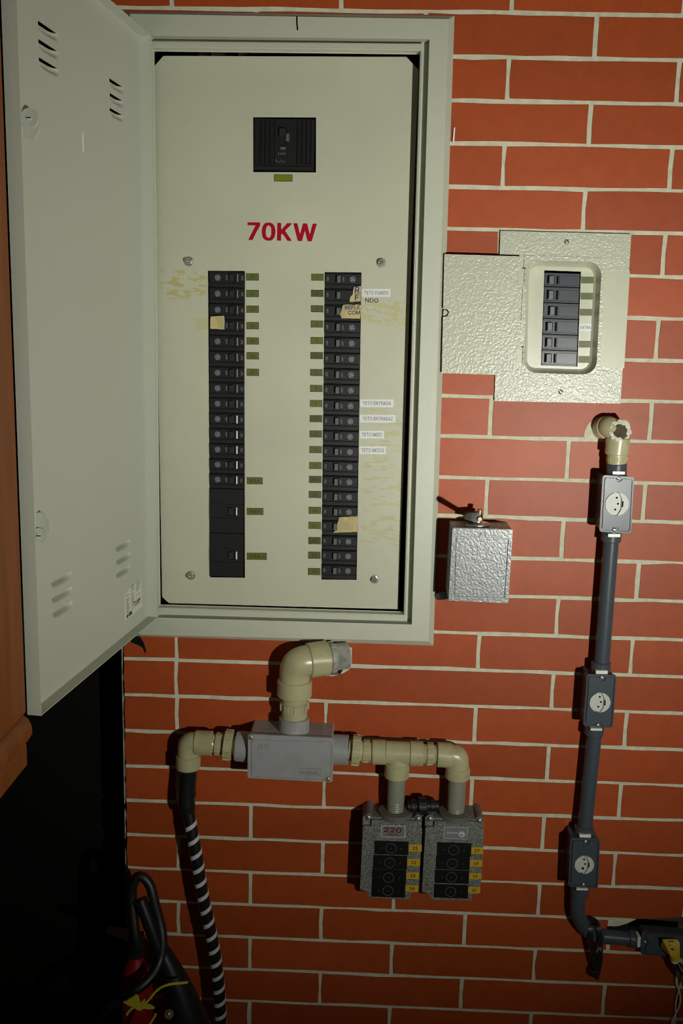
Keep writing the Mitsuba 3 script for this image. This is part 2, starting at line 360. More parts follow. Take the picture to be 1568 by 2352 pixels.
# cover panel with cutouts
EP = -.020
PAN = Polygon([W2(x, y, EP) for x, y in ((351, 155.6), (375, 128.3), (933, 130.5), (961, 160.5), (914, 1399.5), (388.5, 1386), (372, 1371))])
CL = Polygon([W2(x, y, EP) for x, y in ((477.5, 622), (561, 622.5), (562, 1327), (482.5, 1326))])
CR = Polygon([W2(x, y, EP) for x, y in ((746, 625), (830, 626), (818.5, 1332), (738, 1331))])
CM = Polygon([W2(x, y, EP) for x, y in ((581, 269), (725.5, 269.5), (725, 396), (581.5, 395))])
panel = cab + '__cover_panel'
pm = cat(prism(PAN.difference(shapely.union_all([CL, CR, CM])), EP - .0025, EP), prism(PAN.difference(PAN.buffer(-.002, join_style='mitre')), EP - .018, EP - .0025))
add(panel, pm, 'panel_paint', 'cream cover panel with cut outs for the breakers', False)
# acorn nuts
for x, y in ((432, 600), (875, 603), (437, 1323), (860, 1332)):
    c = W2(x, y, EP + .004); hexa = Polygon([(c[0] + .0062 * math.cos(a), c[1] + .0062 * math.sin(a)) for a in np.arange(6) * math.pi / 3 + .3])
    m = cat(cyl(P3(*c, EP), P3(*c, EP + .0012), .0078), prism(hexa, EP + .001, EP + .006, .0008), lathe(P3(*c, EP + .006), P3(*c, EP + .02), [(0, .005), (.003, .0042), (.0052, .0022), (.0058, .0002)], 20))
    add(panel + '__nut', m, 'steel', 'shiny hexagonal cap nut')
# 70KW
tm = text('70KW', .0262, .0003, True, .16); tm = cat(*[trimesh.Trimesh(tm.vertices + [d, 0, 0], tm.faces) for d in (-.0007, 0, .0007)])
c0, c1 = W2(568, 551, EP), W2(727, 514, EP)
add(panel + '__lettering', place_text(tm, (c0 + c1) / 2, EP, 0, width=(c1 - c0)[0]), 'red_ink', 'red lettering reading 70KW', False)
OLIVE, DK, WHT, INK = [.085, .105, .012], [.012, .013, .006], [.60, .61, .58], [.03, .03, .035]
def tag_sticker(parent, pts, e, base, s='', ink=DK, border=True, h=.42, label=None, name='label_tag', bold=False, tw=None):
    P = [np.array(at(x, y, e)) for x, y in pts]; g = Polygon(P); w = np.linalg.norm(P[1] - P[0]); hh = np.linalg.norm(P[3] - P[0]); ang = math.atan2(*(P[1] - P[0])[::-1])
    prs = []
    if border:
        prs += [(prism(g, e, e + .0003), np.array(base) * .35), (prism(g.buffer(-min(w, hh) * .07), e + .0003, e + .0004), base)]
    else: prs += [(prism(g, e, e + .0003), base)]
    if s:
        t = text(s, hh * h, .0002, bold); tl = t.bounds[1][0] - t.bounds[0][0]; lim = w * (tw or .82)
        prs.append((place_text(t, np.array(g.centroid.coords[0]), e + .0004, ang, width=(lim if (tw or tl > lim) else None)), ink))
    m, c = colored(*prs); add(parent + '__' + name, m, 'printed', label, False, color=c)
def tagrect(x0, x1, yc, h): return [(x0, yc - h / 2), (x1, yc - h / 2 + .4), (x1, yc + h / 2 + .4), (x0, yc + h / 2)]
LY = [636, 673, 709, 745, 780.5, 816, 851.5, 887, 922.5, 958, 993.5, 1028.5, 1064, 1100]
LTY = [636, 674, 710, 748, 783, 817, 855]
for k, y in enumerate(LTY):
    tag_sticker(panel, tagrect(565 + k * .2, 594 + k * .1, y, 16.5), EP, OLIVE, str(21 + k), label='olive tag reading %d' % (21 + k))
for s, y, x1 in (('BOLA', 1104, 603), ('RODA', 1174.5, 604.5), ('GERAL 2', 1277.5, 612.5)):
    tag_sticker(panel, tagrect(566.5, x1, y, 16), EP, OLIVE, s, label='olive tag reading %s' % s, h=.40)
RTY = [636.5, 673.5, 709, 744, 782, 816.5, 855.5, 892, 926.5, 961.5, 996.5, 1032.5, 1069, 1101, 1135.5, 1172, 1206.5, 1241.5, 1275, 1312.5]
for k, y in enumerate(RTY):
    x0 = 714.5 - 7.5 * k / 19; tag_sticker(panel, tagrect(x0, x0 + 28.5, y, 16), EP, np.array(OLIVE) * (.62, .78, .9, 1)[(k * 5 + 3) % 4], str(k + 1), label='olive tag reading %d' % (k + 1))
tag_sticker(panel, tagrect(629, 671.5, 408.5, 16.5), EP, [.12, .16, .006], '', label='bright olive tag under the main breaker')
for s, x0, x1, y in (('TETO FUNDO', 831, 896.5, 672.5), ('TETO ENTRADA', 826.5, 903.5, 926), ('TETO ENTRADA2', 826, 908, 961.5), ('TETO MEIO', 826, 882, 998), ('TETO MEIO2', 825, 886, 1034)):
    tag_sticker(panel, tagrect(x0, x1, y, 18), EP, WHT, s, INK, False, .45, 'white sticker reading %s' % s, tw=.84)
t = text('NDO', .0060, .0003, True); add(panel + '__handwriting', place_text(t, W2(853.5, 690, EP), EP, -.02, width=.0215), 'printed', 'dark handwritten letters under the first white sticker', False, color=np.tile([.03, .03, .09], (len(t.vertices), 1)))
add(panel + '__label_tag', *(lambda mc: (mc[0], 'printed', 'faint stain', False))(colored((prism(quad([(383, 766), (387, 766), (387, 771), (383, 771)], EP), EP, EP + .0003), [.06, .05, .02])))) if False else None

# paint marks on frame
add(cab + '__pen_mark', prism(LineString([W2(681.5, 39, EF), W2(681.5, 52, EF), W2(683, 68, EF)]).buffer(.0011), EF, EF + .0003), 'void', 'short black pen stroke on the upper rail', False)
add(cab + '__paint_drip', prism(LineString([W2(1043, 295, 0), W2(1040.5, 327, 0)]).buffer(.0011), -.001, .004), 'paint_white', 'white paint run beside the right rail', False)

# --- the door: u along the leaf from the hinge, w out of its inner face, z up
HU, FU = np.array([-.5650, -.0150]), np.array([-.6177, -.4532])
DL = np.linalg.norm(FU - HU); du = (FU - HU) / DL; dn = np.array([-du[1], du[0]]); dn = dn if dn[0] > 0 else -dn
Z0, Z1 = 1.0235, 1.9475
def D3(u, z, w=0.0):
    q = HU + u * du + w * dn; return np.array([q[0], q[1], z])
def dw(m):
    """(u, z, w) mesh to the world"""
    m = m.copy(); v = np.array(m.vertices); q = HU + v[:, :1] * du + v[:, 2:] * dn; m.vertices = np.c_[q, v[:, 1]]; m.invert() if False else None; m.fix_normals(); return m
def atd(px, py, w=0.0):
    """pixel to (u, z) of the plane w in front of the door's inner face"""
    d = ray(px, py); n3 = np.array([dn[0], dn[1], 0]); o = np.array([*(HU + w * dn), 0]); t = ((o - CAM) @ n3) / (d @ n3); p = CAM + t * d
    return np.array([(p[:2] - HU - w * dn) @ du, p[2]])
def dprism(poly, w0, w1):
    gs = getattr(poly, 'geoms', [poly]); out = []
    for g in gs:
        m = trimesh.creation.extrude_polygon(g, w1 - w0, engine='earcut'); m.apply_translation([0, 0, w0]); out.append(m)
    return dw(trimesh.util.concatenate(out))
door = cab + '__door'
RET = .0172
lou = []
for (xa, ya, xb, yb) in ((87, 44, 133, 80), (88, 87, 134, 120), (89, 128, 135, 161), (251, 177, 283, 202), (252, 211, 283, 234), (252, 245, 283, 267)):
    a, b = atd(xa, ya), atd(xb, yb); lou.append((min(a[0], b[0]), max(a[0], b[0]), (a[1] + b[1]) / 2))
for (xa, ya, xb, yb) in ((118, 1339, 164, 1310), (119, 1375, 165, 1345), (121, 1409, 166, 1379), (266, 1257, 299, 1238), (267, 1287, 300, 1268), (267, 1316, 300, 1298)):
    a, b = atd(xa, ya), atd(xb, yb); lou.append((min(a[0], b[0]), max(a[0], b[0]), (a[1] + b[1]) / 2))
LH = .0125
leaf = sbox(0, Z0, DL, Z1).difference(shapely.union_all([sbox(a, z - LH, b, z) for a, b, z in lou]))
th = .0012
def dbox(u0, u1, z0, z1, w0, w1): return dprism(sbox(u0, z0, u1, z1), w0, w1)
dm = cat(dprism(leaf, -th, 0), dbox(0, th, Z0, Z1, 0, RET), dbox(DL - th, DL, Z0, Z1, 0, RET), dbox(th, DL - th, Z0, Z0 + th, 0, RET), dbox(th, DL - th, Z1 - th, Z1, 0, RET))
# hems that turn the hinge side and the free edge towards the viewer
add(door, dm, 'door_paint', 'open cream steel door leaf with folded edges and louvres', False)
for a, b, z in lou:
    ns, nt = 18, 8; v = []; 
    for i in range(ns + 1):
        for j in range(nt + 1):
            s, t = 2 * i / ns - 1, j / nt; g = max(0.0, 1 - abs(s) ** 5); lowr = 1 - (1 - abs(s) ** 4) * .75
            tt = max(0.0, (t - .10 - .25 * abs(s) ** 4) / .55); ff = min(1, tt); ff = ff * ff * (3 - 2 * ff)
            v.append([a + (b - a) * (s + 1) / 2, z - LH + LH * t, -.0080 * ff * g])
    f = [[i * (nt + 1) + j, (i + 1) * (nt + 1) + j, (i + 1) * (nt + 1) + j + 1, i * (nt + 1) + j + 1] for i in range(ns) for j in range(nt)]
    f = np.array(f); m = trimesh.Trimesh(np.array(v), np.vstack([f[:, [0, 1, 2]], f[:, [0, 2, 3]]]), process=False)
    add(door + '__louvre', dw(m), 'door_paint', None, 50)
# latches: plates that stand off the leaf and face the viewer, half behind the free edge
UL = .400
def atu(px, py, u=UL):
    d = ray(px, py); n3 = np.array([du[0], du[1], 0]); o = np.array([*(HU + u * du), 0]); t = ((o - CAM) @ n3) / (d @ n3); p = CAM + t * d
    return np.array([(p[:2] - HU - u * du) @ dn, p[2]])
def uprism(poly, u0, u1):
    m = trimesh.creation.extrude_polygon(poly, u1 - u0, engine='earcut'); v = np.array(m.vertices); q = HU + (u0 + v[:, 2:]) * du + v[:, :1] * dn; m.vertices = np.c_[q, v[:, 1]]; m.fix_normals(); return m
for disc_px, dr_, plate in (((70, 272), .0108, [(50, 268), (87, 272), (90, 290), (89, 299), (82, 311), (76, 320), (50, 316)]), ((93, 1229), .0098, [(70, 1182), (94, 1176), (101, 1184), (112, 1204), (113, 1216), (108, 1230), (100, 1240), (70, 1242)])):
    c = atu(*disc_px); lim = sbox(.0002, 0, .06, 3)
    pl_ = Polygon([atu(x, y) for x, y in plate]).intersection(lim)
    add(door + '__latch', cat(uprism(pl_.buffer(-.0012).buffer(.0012), UL - .004, UL), uprism(Point(*c).buffer(dr_, quad_segs=10).intersection(lim), UL + .0, UL + .004)), 'door_paint', 'painted turning latch plate', 25)
    sl = uprism(Point(*c).buffer(.0033), UL + .004, UL + .0052); bar = uprism(sbox(c[0] - .0030, c[1] - .0007, c[0] + .0030, c[1] + .0007), UL + .0052, UL + .0054)
    mm, cc = colored((sl, [.5, .5, .47]), (bar, [.01, .01, .01])); add(door + '__latch_screw', mm, 'printed', 'slotted latch screw', False, color=cc)
# rating sticker
S = [atd(x, y, .0004) for x, y in ((286, 1358), (324.6, 1327), (327, 1392.6), (288, 1426))]
def sq(s, t): return (1 - s) * (1 - t) * S[3] + s * (1 - t) * S[2] + s * t * S[1] + (1 - s) * t * S[0]
def sp_(s0, t0, s1, t1): return Polygon([sq(s0, t0), sq(s1, t0), sq(s1, t1), sq(s0, t1)])
prs = [(dprism(Polygon([sq(0, 0), sq(1, 0), sq(1, 1), sq(.56, 1.0), sq(.54, .95), sq(.24, .98), sq(.22, .90), sq(0, .90)]), 0, .0004), [.55, .56, .46])]
g = np.random.default_rng(11)
for t in np.linspace(.20, .96, 17):
    for s0, s1 in ((.06, .30), (.36, .62), (.66, .95)):
        if g.random() < .82 and not (t > .88 and s0 < .3): prs.append((dprism(sp_(s0, t, s0 + (s1 - s0) * g.uniform(.55, 1), t + .016), .0004, .0005), [.10, .10, .09]))
for s0, t0, s1, t1 in ((.08, .04, .16, .15), (.19, .05, .38, .16), (.5, .33, .62, .38), (.66, .30, .9, .34), (.52, .24, .8, .27)): prs.append((dprism(sp_(s0, t0, s1, t1), .0004, .0005), [.015, .015, .015]))
mm, cc = colored(*prs); add(door + '__rating_sticker', mm, 'printed', 'torn pale rating sticker of small print', False, color=cc)
a, b = atd(189.5, 306), atd(191, 348)
add(door + '__paint_drip', dprism(LineString([a, b]).buffer(.0011), 0, .0006), 'paint_white', 'white paint run on the door', False)

# ------------------------------------------------------------------ breakers
def gear_logo(c, e, r, flip=False):
    """round medallion with a curled monogram"""
    ring = Point(*c).buffer(r, quad_segs=10).difference(Point(*c).buffer(r * .83, quad_segs=10)); sh = [ring]
    for k in range(4):
        a = math.pi / 2 * k + .4; pts = [(c[0] + r * q * math.cos(a + w), c[1] + r * q * math.sin(a + w)) for q, w in ((.08, 0), (.35, .1), (.62, .45), (.60, .95), (.40, .75))]
        sh.append(LineString(pts).buffer(r * .085, quad_segs=2))
    return prism(shapely.union_all(sh), e, e + .0002)
def breaker(x0, x1, z0, z1, ef, eb, side, name, label, cat_, group, poles=1, parts=True, on=True, dim=1.0, logo=True, k_off=True):
    """side +1: medallion left and toggle right, -1 the other way round"""
    key = thing(name, label, cat_, group)
    w, h = x1 - x0, z1 - z0
    X = (lambda s: x0 + s * w) if side > 0 else (lambda s: x1 - s * w)
    mat_ = 'black_plastic'
    zc = (z0 + z1) / 2 + (.10 * h if poles == 1 else 0); hs = h / poles
    # profile in (e, z): ridge at the top, face, lower ledge
    pr = [(eb, z0), (ef - .0022, z0), (ef - .0022, z0 + .24 * hs), (ef - .0006, z0 + .30 * hs), (ef - .0004, z1 - .10 * hs), (ef + .0003, z1 - .05 * hs), (ef - .0006, z1), (eb, z1)]
    if poles > 1: pr = [(eb, z0), (ef - .001, z0), (ef - .001, z0 + .1 * hs), (ef - .0006, z0 + 1.0 * hs), (ef, z0 + 1.06 * hs), (ef, z1 - 1.06 * hs), (ef - .0006, z1 - hs), (ef - .0003, z1 - .04 * hs), (ef - .001, z1), (eb, z1)]
    pg = Polygon([(q[0], q[1]) for q in pr])
    m = trimesh.creation.extrude_polygon(pg, w, engine='earcut'); v = np.array(m.vertices); m.vertices = np.c_[x0 + v[:, 2], -v[:, 0], v[:, 1]]; m.fix_normals()
    # toggle slot sunk into the body
    sx = (X(.55), X(.745)); slot = xz2w(trimesh.creation.box([abs(sx[1] - sx[0]), .56 * hs, .006])); slot.apply_translation([(sx[0] + sx[1]) / 2, -ef, zc])
    try: m = trimesh.boolean.difference([m, slot], engine='manifold')
    except Exception: pass
    add(key + '__body', m, mat_, None, 20)
    tx = X(.615) if side > 0 else X(.70); tx = X(.62)
    add(key + '__toggle', bx(tx - .055 * w, tx + .055 * w, zc - .23 * hs, zc + .23 * hs, ef - .003, ef + .0035, .0006), 'toggle_black' if side > 0 else 'toggle_grey', None, False)
    if side > 0 and on:
        fl_ = X(.80); add(key + '__indicator', prism(LineString([(fl_, zc - .23 * hs), (fl_, zc + .23 * hs)]).buffer(.0010 * dim + .0001, quad_segs=2), ef - .0004, ef + .0006), 'mark_white' if dim > .8 else 'mark_grey', 'white on mark', False)
    if logo:
        add(key + '__medallion', gear_logo((X(.235), zc), ef - .0004, .0046), 'mark_grey', 'round silver medallion with curled letters', False)
    on_ = text('ON', .0032, .0002); off = text('OFF', .0030, .0002)
    add(key + '__on_lettering', place_text(on_, (X(.93), zc), ef - .0004, -side * math.pi / 2), 'mark_grey', None, False)
    if k_off: add(key + '__off_lettering', place_text(off, (X(.49), zc), ef - .0004, -side * math.pi / 2), 'mark_grey', None, False)
    return key
EFB, EBB = EP + .0035, EP - .055
bl, tl_, tr_, br_ = [np.array(CL.exterior.coords)[k] for k in (3, 0, 1, 2)]
lx0, lx1 = (tl_[0] + bl[0]) / 2 + .0012, (tr_[0] + br_[0]) / 2 - .0006
ztop, zbot = (tl_[1] + tr_[1]) / 2 - .0008, (bl[1] + br_[1]) / 2 + .0020
pitch = (ztop - zbot) / 20; GAP = .00035
ORD = ['first', 'second', 'third', 'fourth', 'fifth', 'sixth', 'seventh', 'eighth', 'ninth', 'tenth', 'eleventh', 'twelfth', 'thirteenth', 'fourteenth', 'fifteenth', 'sixteenth', 'seventeenth', 'eighteenth', 'nineteenth', 'twentieth']
for k in range(14):
    z1 = ztop - k * pitch
    lab = 'black circuit breaker, %s from the top of the left column, beside olive tag %d' % (ORD[k], 21 + k) if k < 7 else 'black circuit breaker, %s from the top of the left column' % ORD[k]
    if k == 3: lab = 'black circuit breaker half covered by beige tape, left column of the cabinet'
    if k == 13: lab = 'black circuit breaker with olive tag BOLA at its right'
    breaker(lx0, lx1, z1 - pitch + GAP, z1 - GAP, EFB, EBB, 1, 'circuit_breaker', lab, 'circuit breaker', 'breakers of the left column', dim=.55 if k < 4 else (.75 if k < 9 else 1.0), logo=k != 3)
for k, (s, n) in enumerate((('RODA', 14), ('GERAL 2', 17))):
    z1 = ztop - n * pitch; breaker(lx0, lx1, z1 - 3 * pitch + GAP, z1 - GAP, EFB, EBB, 1, 'three_pole_breaker', 'tall black three pole breaker with olive tag %s at its right' % s, 'circuit breaker', None, poles=3)
c4 = [np.array(CR.exterior.coords)[k] for k in range(4)]
rx0, rx1 = (c4[0][0] + c4[3][0]) / 2 + .0008, (c4[1][0] + c4[2][0]) / 2 - .0008
rzt, rzb = (c4[0][1] + c4[1][1]) / 2 - .0008, (c4[3][1] + c4[2][1]) / 2 + .0014
rp = (rzt - rzb) / 20
for k in range(20):
    z1 = rzt - k * rp; off_ = (c4[3][0] - c4[0][0]) * ((k + .5) / 20 - .5)
    lab = 'black circuit breaker, %s from the top of the right column, beside olive tag %d' % (ORD[k], k + 1)
    if k == 16: lab = 'black circuit breaker, seventeenth in the right column, half covered by blank beige tape'
    breaker(rx0 + off_, rx1 + off_, z1 - rp + GAP, z1 - GAP, EFB, EBB, -1, 'circuit_breaker', lab, 'circuit breaker', 'breakers of the right column', logo=k not in (1, 2, 16), k_off=k not in (1, 2, 16))
# masking tape pieces
def tape(pts, e, label, writing=(), base=(.50, .36, .13)):
    key = thing('masking_tape', label, 'tape'); g = jag(quad(pts, e), .0004, len(pts)); 
    P = np.array([at(x, y, e) for x, y in pts]); lo, hi = P.min(0), P.max(0)
    add(key + '__strip', prism(g, e - .0004, e), 'tape_beige', None, False)
    if writing:
        ms = [place_text(text(s, h, .0003, True), at(x, y, e), e, r) for s, x, y, h, r in writing]
        add(key + '__handwriting', cat(ms), 'pen_ink', 'blue handwriting', False)
mat('tape_beige', proc(lambda p, n, uv: mix([.46, .36, .15], [.36, .30, .15], smoothstep(.45, .6, fbm(p.x * 90, p.z * 60, 2.0, 3)))), .7)
mat('pen_ink', [.02, .02, .09], .5)
ET = EFB + .0012
tape([(484, 727), (515, 725), (516.5, 757), (482, 754)], ET, 'square of beige masking tape on a breaker of the left column')
tape([(812, 659), (828, 657.5), (828.5, 693), (803, 693.5), (804, 682), (809, 676)], ET, 'torn beige tape written on, upper piece on the right column', [('R', 820, 666, .010, 0), ('F', 819, 683, .009, 0)])
tape([(788, 699.5), (829, 700), (827, 732), (785, 731), (781, 722)], ET, 'wide beige tape with two lines of blue handwriting', [('REFLE', 809, 706, .0062, .05), ('COM', 813, 718, .0062, .05)])
tape([(778, 1188), (820.5, 1186), (820, 1222), (765, 1223.5), (773, 1214)], ET, 'torn blank beige tape low on the right column')
# main breaker
mb = thing('main_breaker', 'large square black ribbed main breaker in the upper cabinet', 'circuit breaker')
mc = [at(x, y, EP) for x, y in ((583, 271), (724, 271), (724, 394), (583, 394))]
mx0, mx1, mz1, mz0 = mc[0][0] + .0006, mc[1][0] - .0006, mc[0][1] - .0006, mc[2][1] + .0006; mw, mh = mx1 - mx0, mz1 - mz0
body = [bx(mx0, mx1, mz0, mz1, EP - .06, EP + .001)]
for k in range(4):
    for s in (.02 + k * .075, .70 + k * .075):
        body.append(bx(mx0 + (s + .012) * mw, mx0 + (s + .052) * mw, mz0 + .11 * mh, mz1 - .02 * mh, EP, EP + .004, .0012))
body.append(bx(mx0 + .01 * mw, mx1 - .01 * mw, mz0 + .005 * mh, mz0 + .09 * mh, EP, EP + .003, .001))
body.append(prism(sbox(mx0 + .345 * mw, mz0 + .12 * mh, mx0 + .66 * mw, mz1 - .02 * mh).difference(sbox(mx0 + .40 * mw, mz0 + .48 * mh, mx0 + .54 * mw, mz1 - .14 * mh)), EP, EP + .0035))
add(mb + '__body', cat(body), 'black_plastic', None, False)
add(mb + '__toggle', bx(mx0 + .42 * mw, mx0 + .52 * mw, mz0 + .66 * mh, mz0 + .80 * mh, EP, EP + .009, .001), 'toggle_black', 'black toggle lever', False)
mk = [bx(mx0 + .53 * mw, mx0 + .585 * mw, mz0 + .56 * mh, mz0 + .71 * mh, EP + .0035, EP + .0037), bx(mx0 + .44 * mw, mx0 + .53 * mw, mz0 + .40 * mh, mz0 + .45 * mh, EP + .0035, EP + .0037)]
mk += [bx(mx0 + (.40 + .035 * q) * mw, mx0 + (.42 + .035 * q) * mw, mz0 + .30 * mh, mz0 + .34 * mh, EP + .0035, EP + .0037) for q in range(4)]
mk += [LineStr for LineStr in [prism(LineString([(mx0 + (.36 + .045 * q) * mw, mz0 + (.20 - .02 * (q % 2)) * mh), (mx0 + (.38 + .045 * q) * mw, mz0 + .15 * mh)]).buffer(.0006), EP + .0035, EP + .0037) for q in range(4)]]
add(mb + '__marking', cat(mk), 'mark_dim', 'faint grey marks', False); mat('mark_dim', [.07, .075, .07], .5)

# ------------------------------------------------------------------ the small panel
sp = thing('breaker_panel', 'small cream breaker panel with its little door folded open to the left', 'breaker panel')
E1 = .004
plate = quad([(1149, 530), (1449.5, 537.5), (1424.5, 927), (1135, 921)], E1)
rec_px = [(1209, 597), (1382, 603), (1368.5, 861), (1203, 856)]
REC = quad(rec_px, .006, .021); FLR = quad([(1217, 606), (1371, 611), (1357, 852), (1211, 847)], .0, .016)
raised = quad([(1204, 586), (1389, 592), (1376, 868), (1190, 862)], .006)
add(sp + '__plate', cat(prism(plate.difference(REC.buffer(.001)), .0003, E1), prism(raised.difference(REC), .0, .0058)), 'peel_paint', None, False)
# recess: sloped wall and floor with the breaker window
EFl = -.014
WIN = quad([(1250, 621), (1333.5, 624), (1325.5, 842), (1242, 839)], EFl)
def loft(pa, pb, ea, eb, n=72):
    a = [pa.exterior.interpolate(t, True).coords[0] for t in np.linspace(0, 1, n, False)]; b = []
    for q in a:
        b.append(pb.exterior.interpolate(pb.exterior.project(Point(q))).coords[0])
    v = [P3(*q, ea) for q in a] + [P3(*q, eb) for q in b]; f = []
    for i in range(n):
        j = (i + 1) % n; f += [[i, j, n + j], [i, n + j, n + i]]
    return trimesh.Trimesh(np.array(v), np.array(f), process=False)
FL2 = REC.buffer(-.0045)
add(sp + '__recess', cat(loft(REC, FL2, .0058, EFl + .004), loft(FL2, FL2.buffer(-.003), EFl + .004, EFl), prism(FL2.buffer(-.0025).difference(WIN), EFl - .0015, EFl)), 'peel_smooth', None, 40)
mat('peel_smooth', [.44, .445, .34], .30, spec=.5)
add(sp + '__back_box', cat(prism(WIN.buffer(.012), -.12, -.115), prism(WIN.buffer(.012).difference(WIN.buffer(.010)), -.115, EFl - .0015)), 'void', None, False)
for x, y in ((1301, 556), (1287, 900)): add(sp + '__screw', screw(at(x, y, E1), E1, .0040, .7), 'dull_brass', 'brass slotted screw')
ED = .0145
dpx = [(1020, 583.5), (1198, 589), (1193.5, 863), (1014, 857)]
dp = quad(dpx, ED).difference(quad([(1010, 708), (1027, 711), (1031, 717), (1027, 726), (1010, 730)], ED, .002))
sd = sp + '__door'
add(sd, prism(dp, ED - .0014, ED), 'peel_paint', 'small flat door swung open over the cabinet edge', False)
add(sd + '__finger_pull', prism(quad([(1018, 712), (1025, 713), (1028, 718), (1024, 724), (1017, 726)], ED - .003, .001), ED - .006, ED - .0012), 'peel_smooth', None, False)
for (x, y0, y1) in ((1206, 617, 657), (1202, 797, 836)):
    c0_, c1_ = at(x, y0, .010), at(x - 1.5, y1, .010); sg = [cyl(P3(*(c0_ + (c1_ - c0_) * a), .010), P3(*(c0_ + (c1_ - c0_) * b), .010), .0026, .0004, 14) for a, b in ((0, .3), (.32, .66), (.68, 1))]
    lf = quad([(x - 17, y0), (x - 3, y0), (x - 4.5, y1), (x - 18, y1)], ED); add(sp + '__hinge', cat(sg + [prism(lf, ED, ED + .0006)]), 'peel_smooth', 'small barrel hinge')
tp = quad([(1385, 621), (1446, 623), (1433, 846), (1376, 843)], E1).difference(raised.buffer(.0004))
add(sp + '__clear_tape', prism(tp, E1, E1 + .0003), 'yellowed', 'yellowed clear tape at the right', False); mat('yellowed', [.415, .42, .30], .38)
wc = [np.array(WIN.exterior.coords)[k] for k in range(4)]
SPT = ['first', 'second', 'third', 'fourth', 'fifth', 'sixth']
EB = EFl + .004
for k in range(6):
    t0, t1 = k / 6 + .004, (k + 1) / 6 - .004
    if k == 0: t0 += .02
    def wp(s, t): return (wc[0] * (1 - s) + wc[1] * s) * (1 - t) + (wc[3] * (1 - s) + wc[2] * s) * t
    def wq(s0, u0, s1, u1): return Polygon([wp(s0, t0 + (t1 - t0) * u0), wp(s1, t0 + (t1 - t0) * u0), wp(s1, t0 + (t1 - t0) * u1), wp(s0, t0 + (t1 - t0) * u1)])
    key = thing('circuit_breaker', 'dark grey circuit breaker, %s from the top in the small panel' % SPT[k] + (', beside the label ENTRADA' if k == 3 else ''), 'circuit breaker', 'breakers of the small panel')
    bd = [prism(wq(.01, 0, .965, 1), EFl - .06, EB - .0015), prism(wq(.01, .02, .965, .10), EB - .0015, EB, .0004), prism(wq(.01, .90, .965, .98), EB - .0015, EB, .0004), prism(wq(.40, .16, .955, .82), EB - .0015, EB - .0003, .0004), prism(wq(.02, .2, .055, .8), EB - .0015, EB - .0005)]
    add(key + '__body', cat(bd), 'glossy_slate', None, False)
    sh_ = .05 if k == 2 else 0
    add(key + '__toggle', prism(wq(.12 + sh_, .24, .25 + sh_, .78), EB - .0015, EB + .004, .0006), 'toggle_grey', 'grey toggle', False)
    add(key + '__slot', cat(prism(wq(.07 + sh_, .2, .115 + sh_, .82), EB - .0016, EB - .0013), prism(wq(.255 + sh_, .2, .275 + sh_, .82), EB - .0016, EB - .0013), prism(wq(.33, .2, .385, .82), EB - .0016, EB - .0013)), 'void', None, False)
mat('glossy_slate', [.040, .044, .056], .24, spec=.6)
for y, s, x1 in ((643, '', 1371), (680, '', 1368), (717, '', 1369), (752, 'ENTRADA', 1369), (790.5, '', 1370), (825.5, '', 1366)):
    x0 = 1333.5 - (y - 643) * .033
    if s: tag_sticker(sp, tagrect(x0, x1, y, 16), EFl, WHT, s, INK, False, .45, 'white label reading ENTRADA', tw=.9)
    else: tag_sticker(sp, tagrect(x0, x1 - 2, y, 15.5), EFl, np.array([.075, .085, .010]), '', border=False, label=None)

# ------------------------------------------------------------------ grey switch box with its rotary handle
sb = thing('switch_box', 'small hammered grey metal switch box with a rotary handle on top', 'switch box')
ES = .068
fr = quad([(1039, 1213.5), (1177, 1217.5), (1166.5, 1385.5), (1029.5, 1379.5)], ES, .0015)
add(sb + '__body', cat(prism(fr, .0, ES - .004), prism(fr.buffer(.0006), ES - .0040, ES - .0025)), 'hammer_paint', None, False)
# cover with pressed field
fld = quad([(1045, 1229), (1168, 1235), (1159, 1373), (1041, 1370)], ES, .002).union(Point(*at(1107, 1230, ES)).buffer(.006)).buffer(-.0008).buffer(.0008)
cov = [prism(fr.difference(fld), ES - .0035, ES), prism(fr, ES - .0036, ES - .0028), prism(fld.buffer(-.0022), ES - .0028, ES - .0006), prism(fld.buffer(-.0028), ES - .0006, ES - .0002)]
add(sb + '__cover', cat(cov), 'hammer_paint', 'front cover with a pressed field', False)
add(sb + '__screw_hole', cyl(P3(*at(1102, 1340, ES), ES - .0018), P3(*at(1102, 1340, ES), ES - .0002), .0022), 'void', 'small dark hole')
zt = fr.bounds[3]
ck = at3(1097, 1192, .034); ck[2] = zt
add(sb + '__hub', lathe(ck, ck + [0, 0, .02], [(0, .020), (.0025, .020), (.0045, .017), (.0055, .009), (.012, .008)], 32), 'steel', 'steel hub disc')
kb = ck + np.array([-.004, 0, .006])
m = cat(trimesh.convex.convex_hull(np.array([kb + np.array([x, y, z]) for x, y, z in ((-.018, -.006, .004), (-.018, .006, .004), (-.017, -.005, .014), (-.017, .005, .014), (.002, -.009, 0), (.002, .009, 0), (.004, -.008, .016), (.004, .008, .016), (.012, -.006, .003), (.012, .006, .013))])))
add(sb + '__handle', m, 'rubber', 'black rotary handle', 25)
l0 = kb + np.array([-.012, -.004, .009]); ld = CAM - l0; ld /= np.linalg.norm(ld)
lev = tube(np.array([l0 + ld * t for t in np.linspace(-.004, .082, 8)]), np.array([.0042, .0042, .0042, .0043, .0044, .0046, .0048, .0040]), 14)
add(sb + '__lever', lev, 'rubber', 'black lever pointing out from the handle')
add(sb + '__handle_screw', cat(cyl(kb + [.006, -.004, .012], kb + [.006, -.004, .021], .0042), cyl(kb + [.006, -.0085, .006], kb + [.006, -.0125, .006], .004)), 'dull_brass', 'brass screw')
cb = at3(1021, 1366, .02)
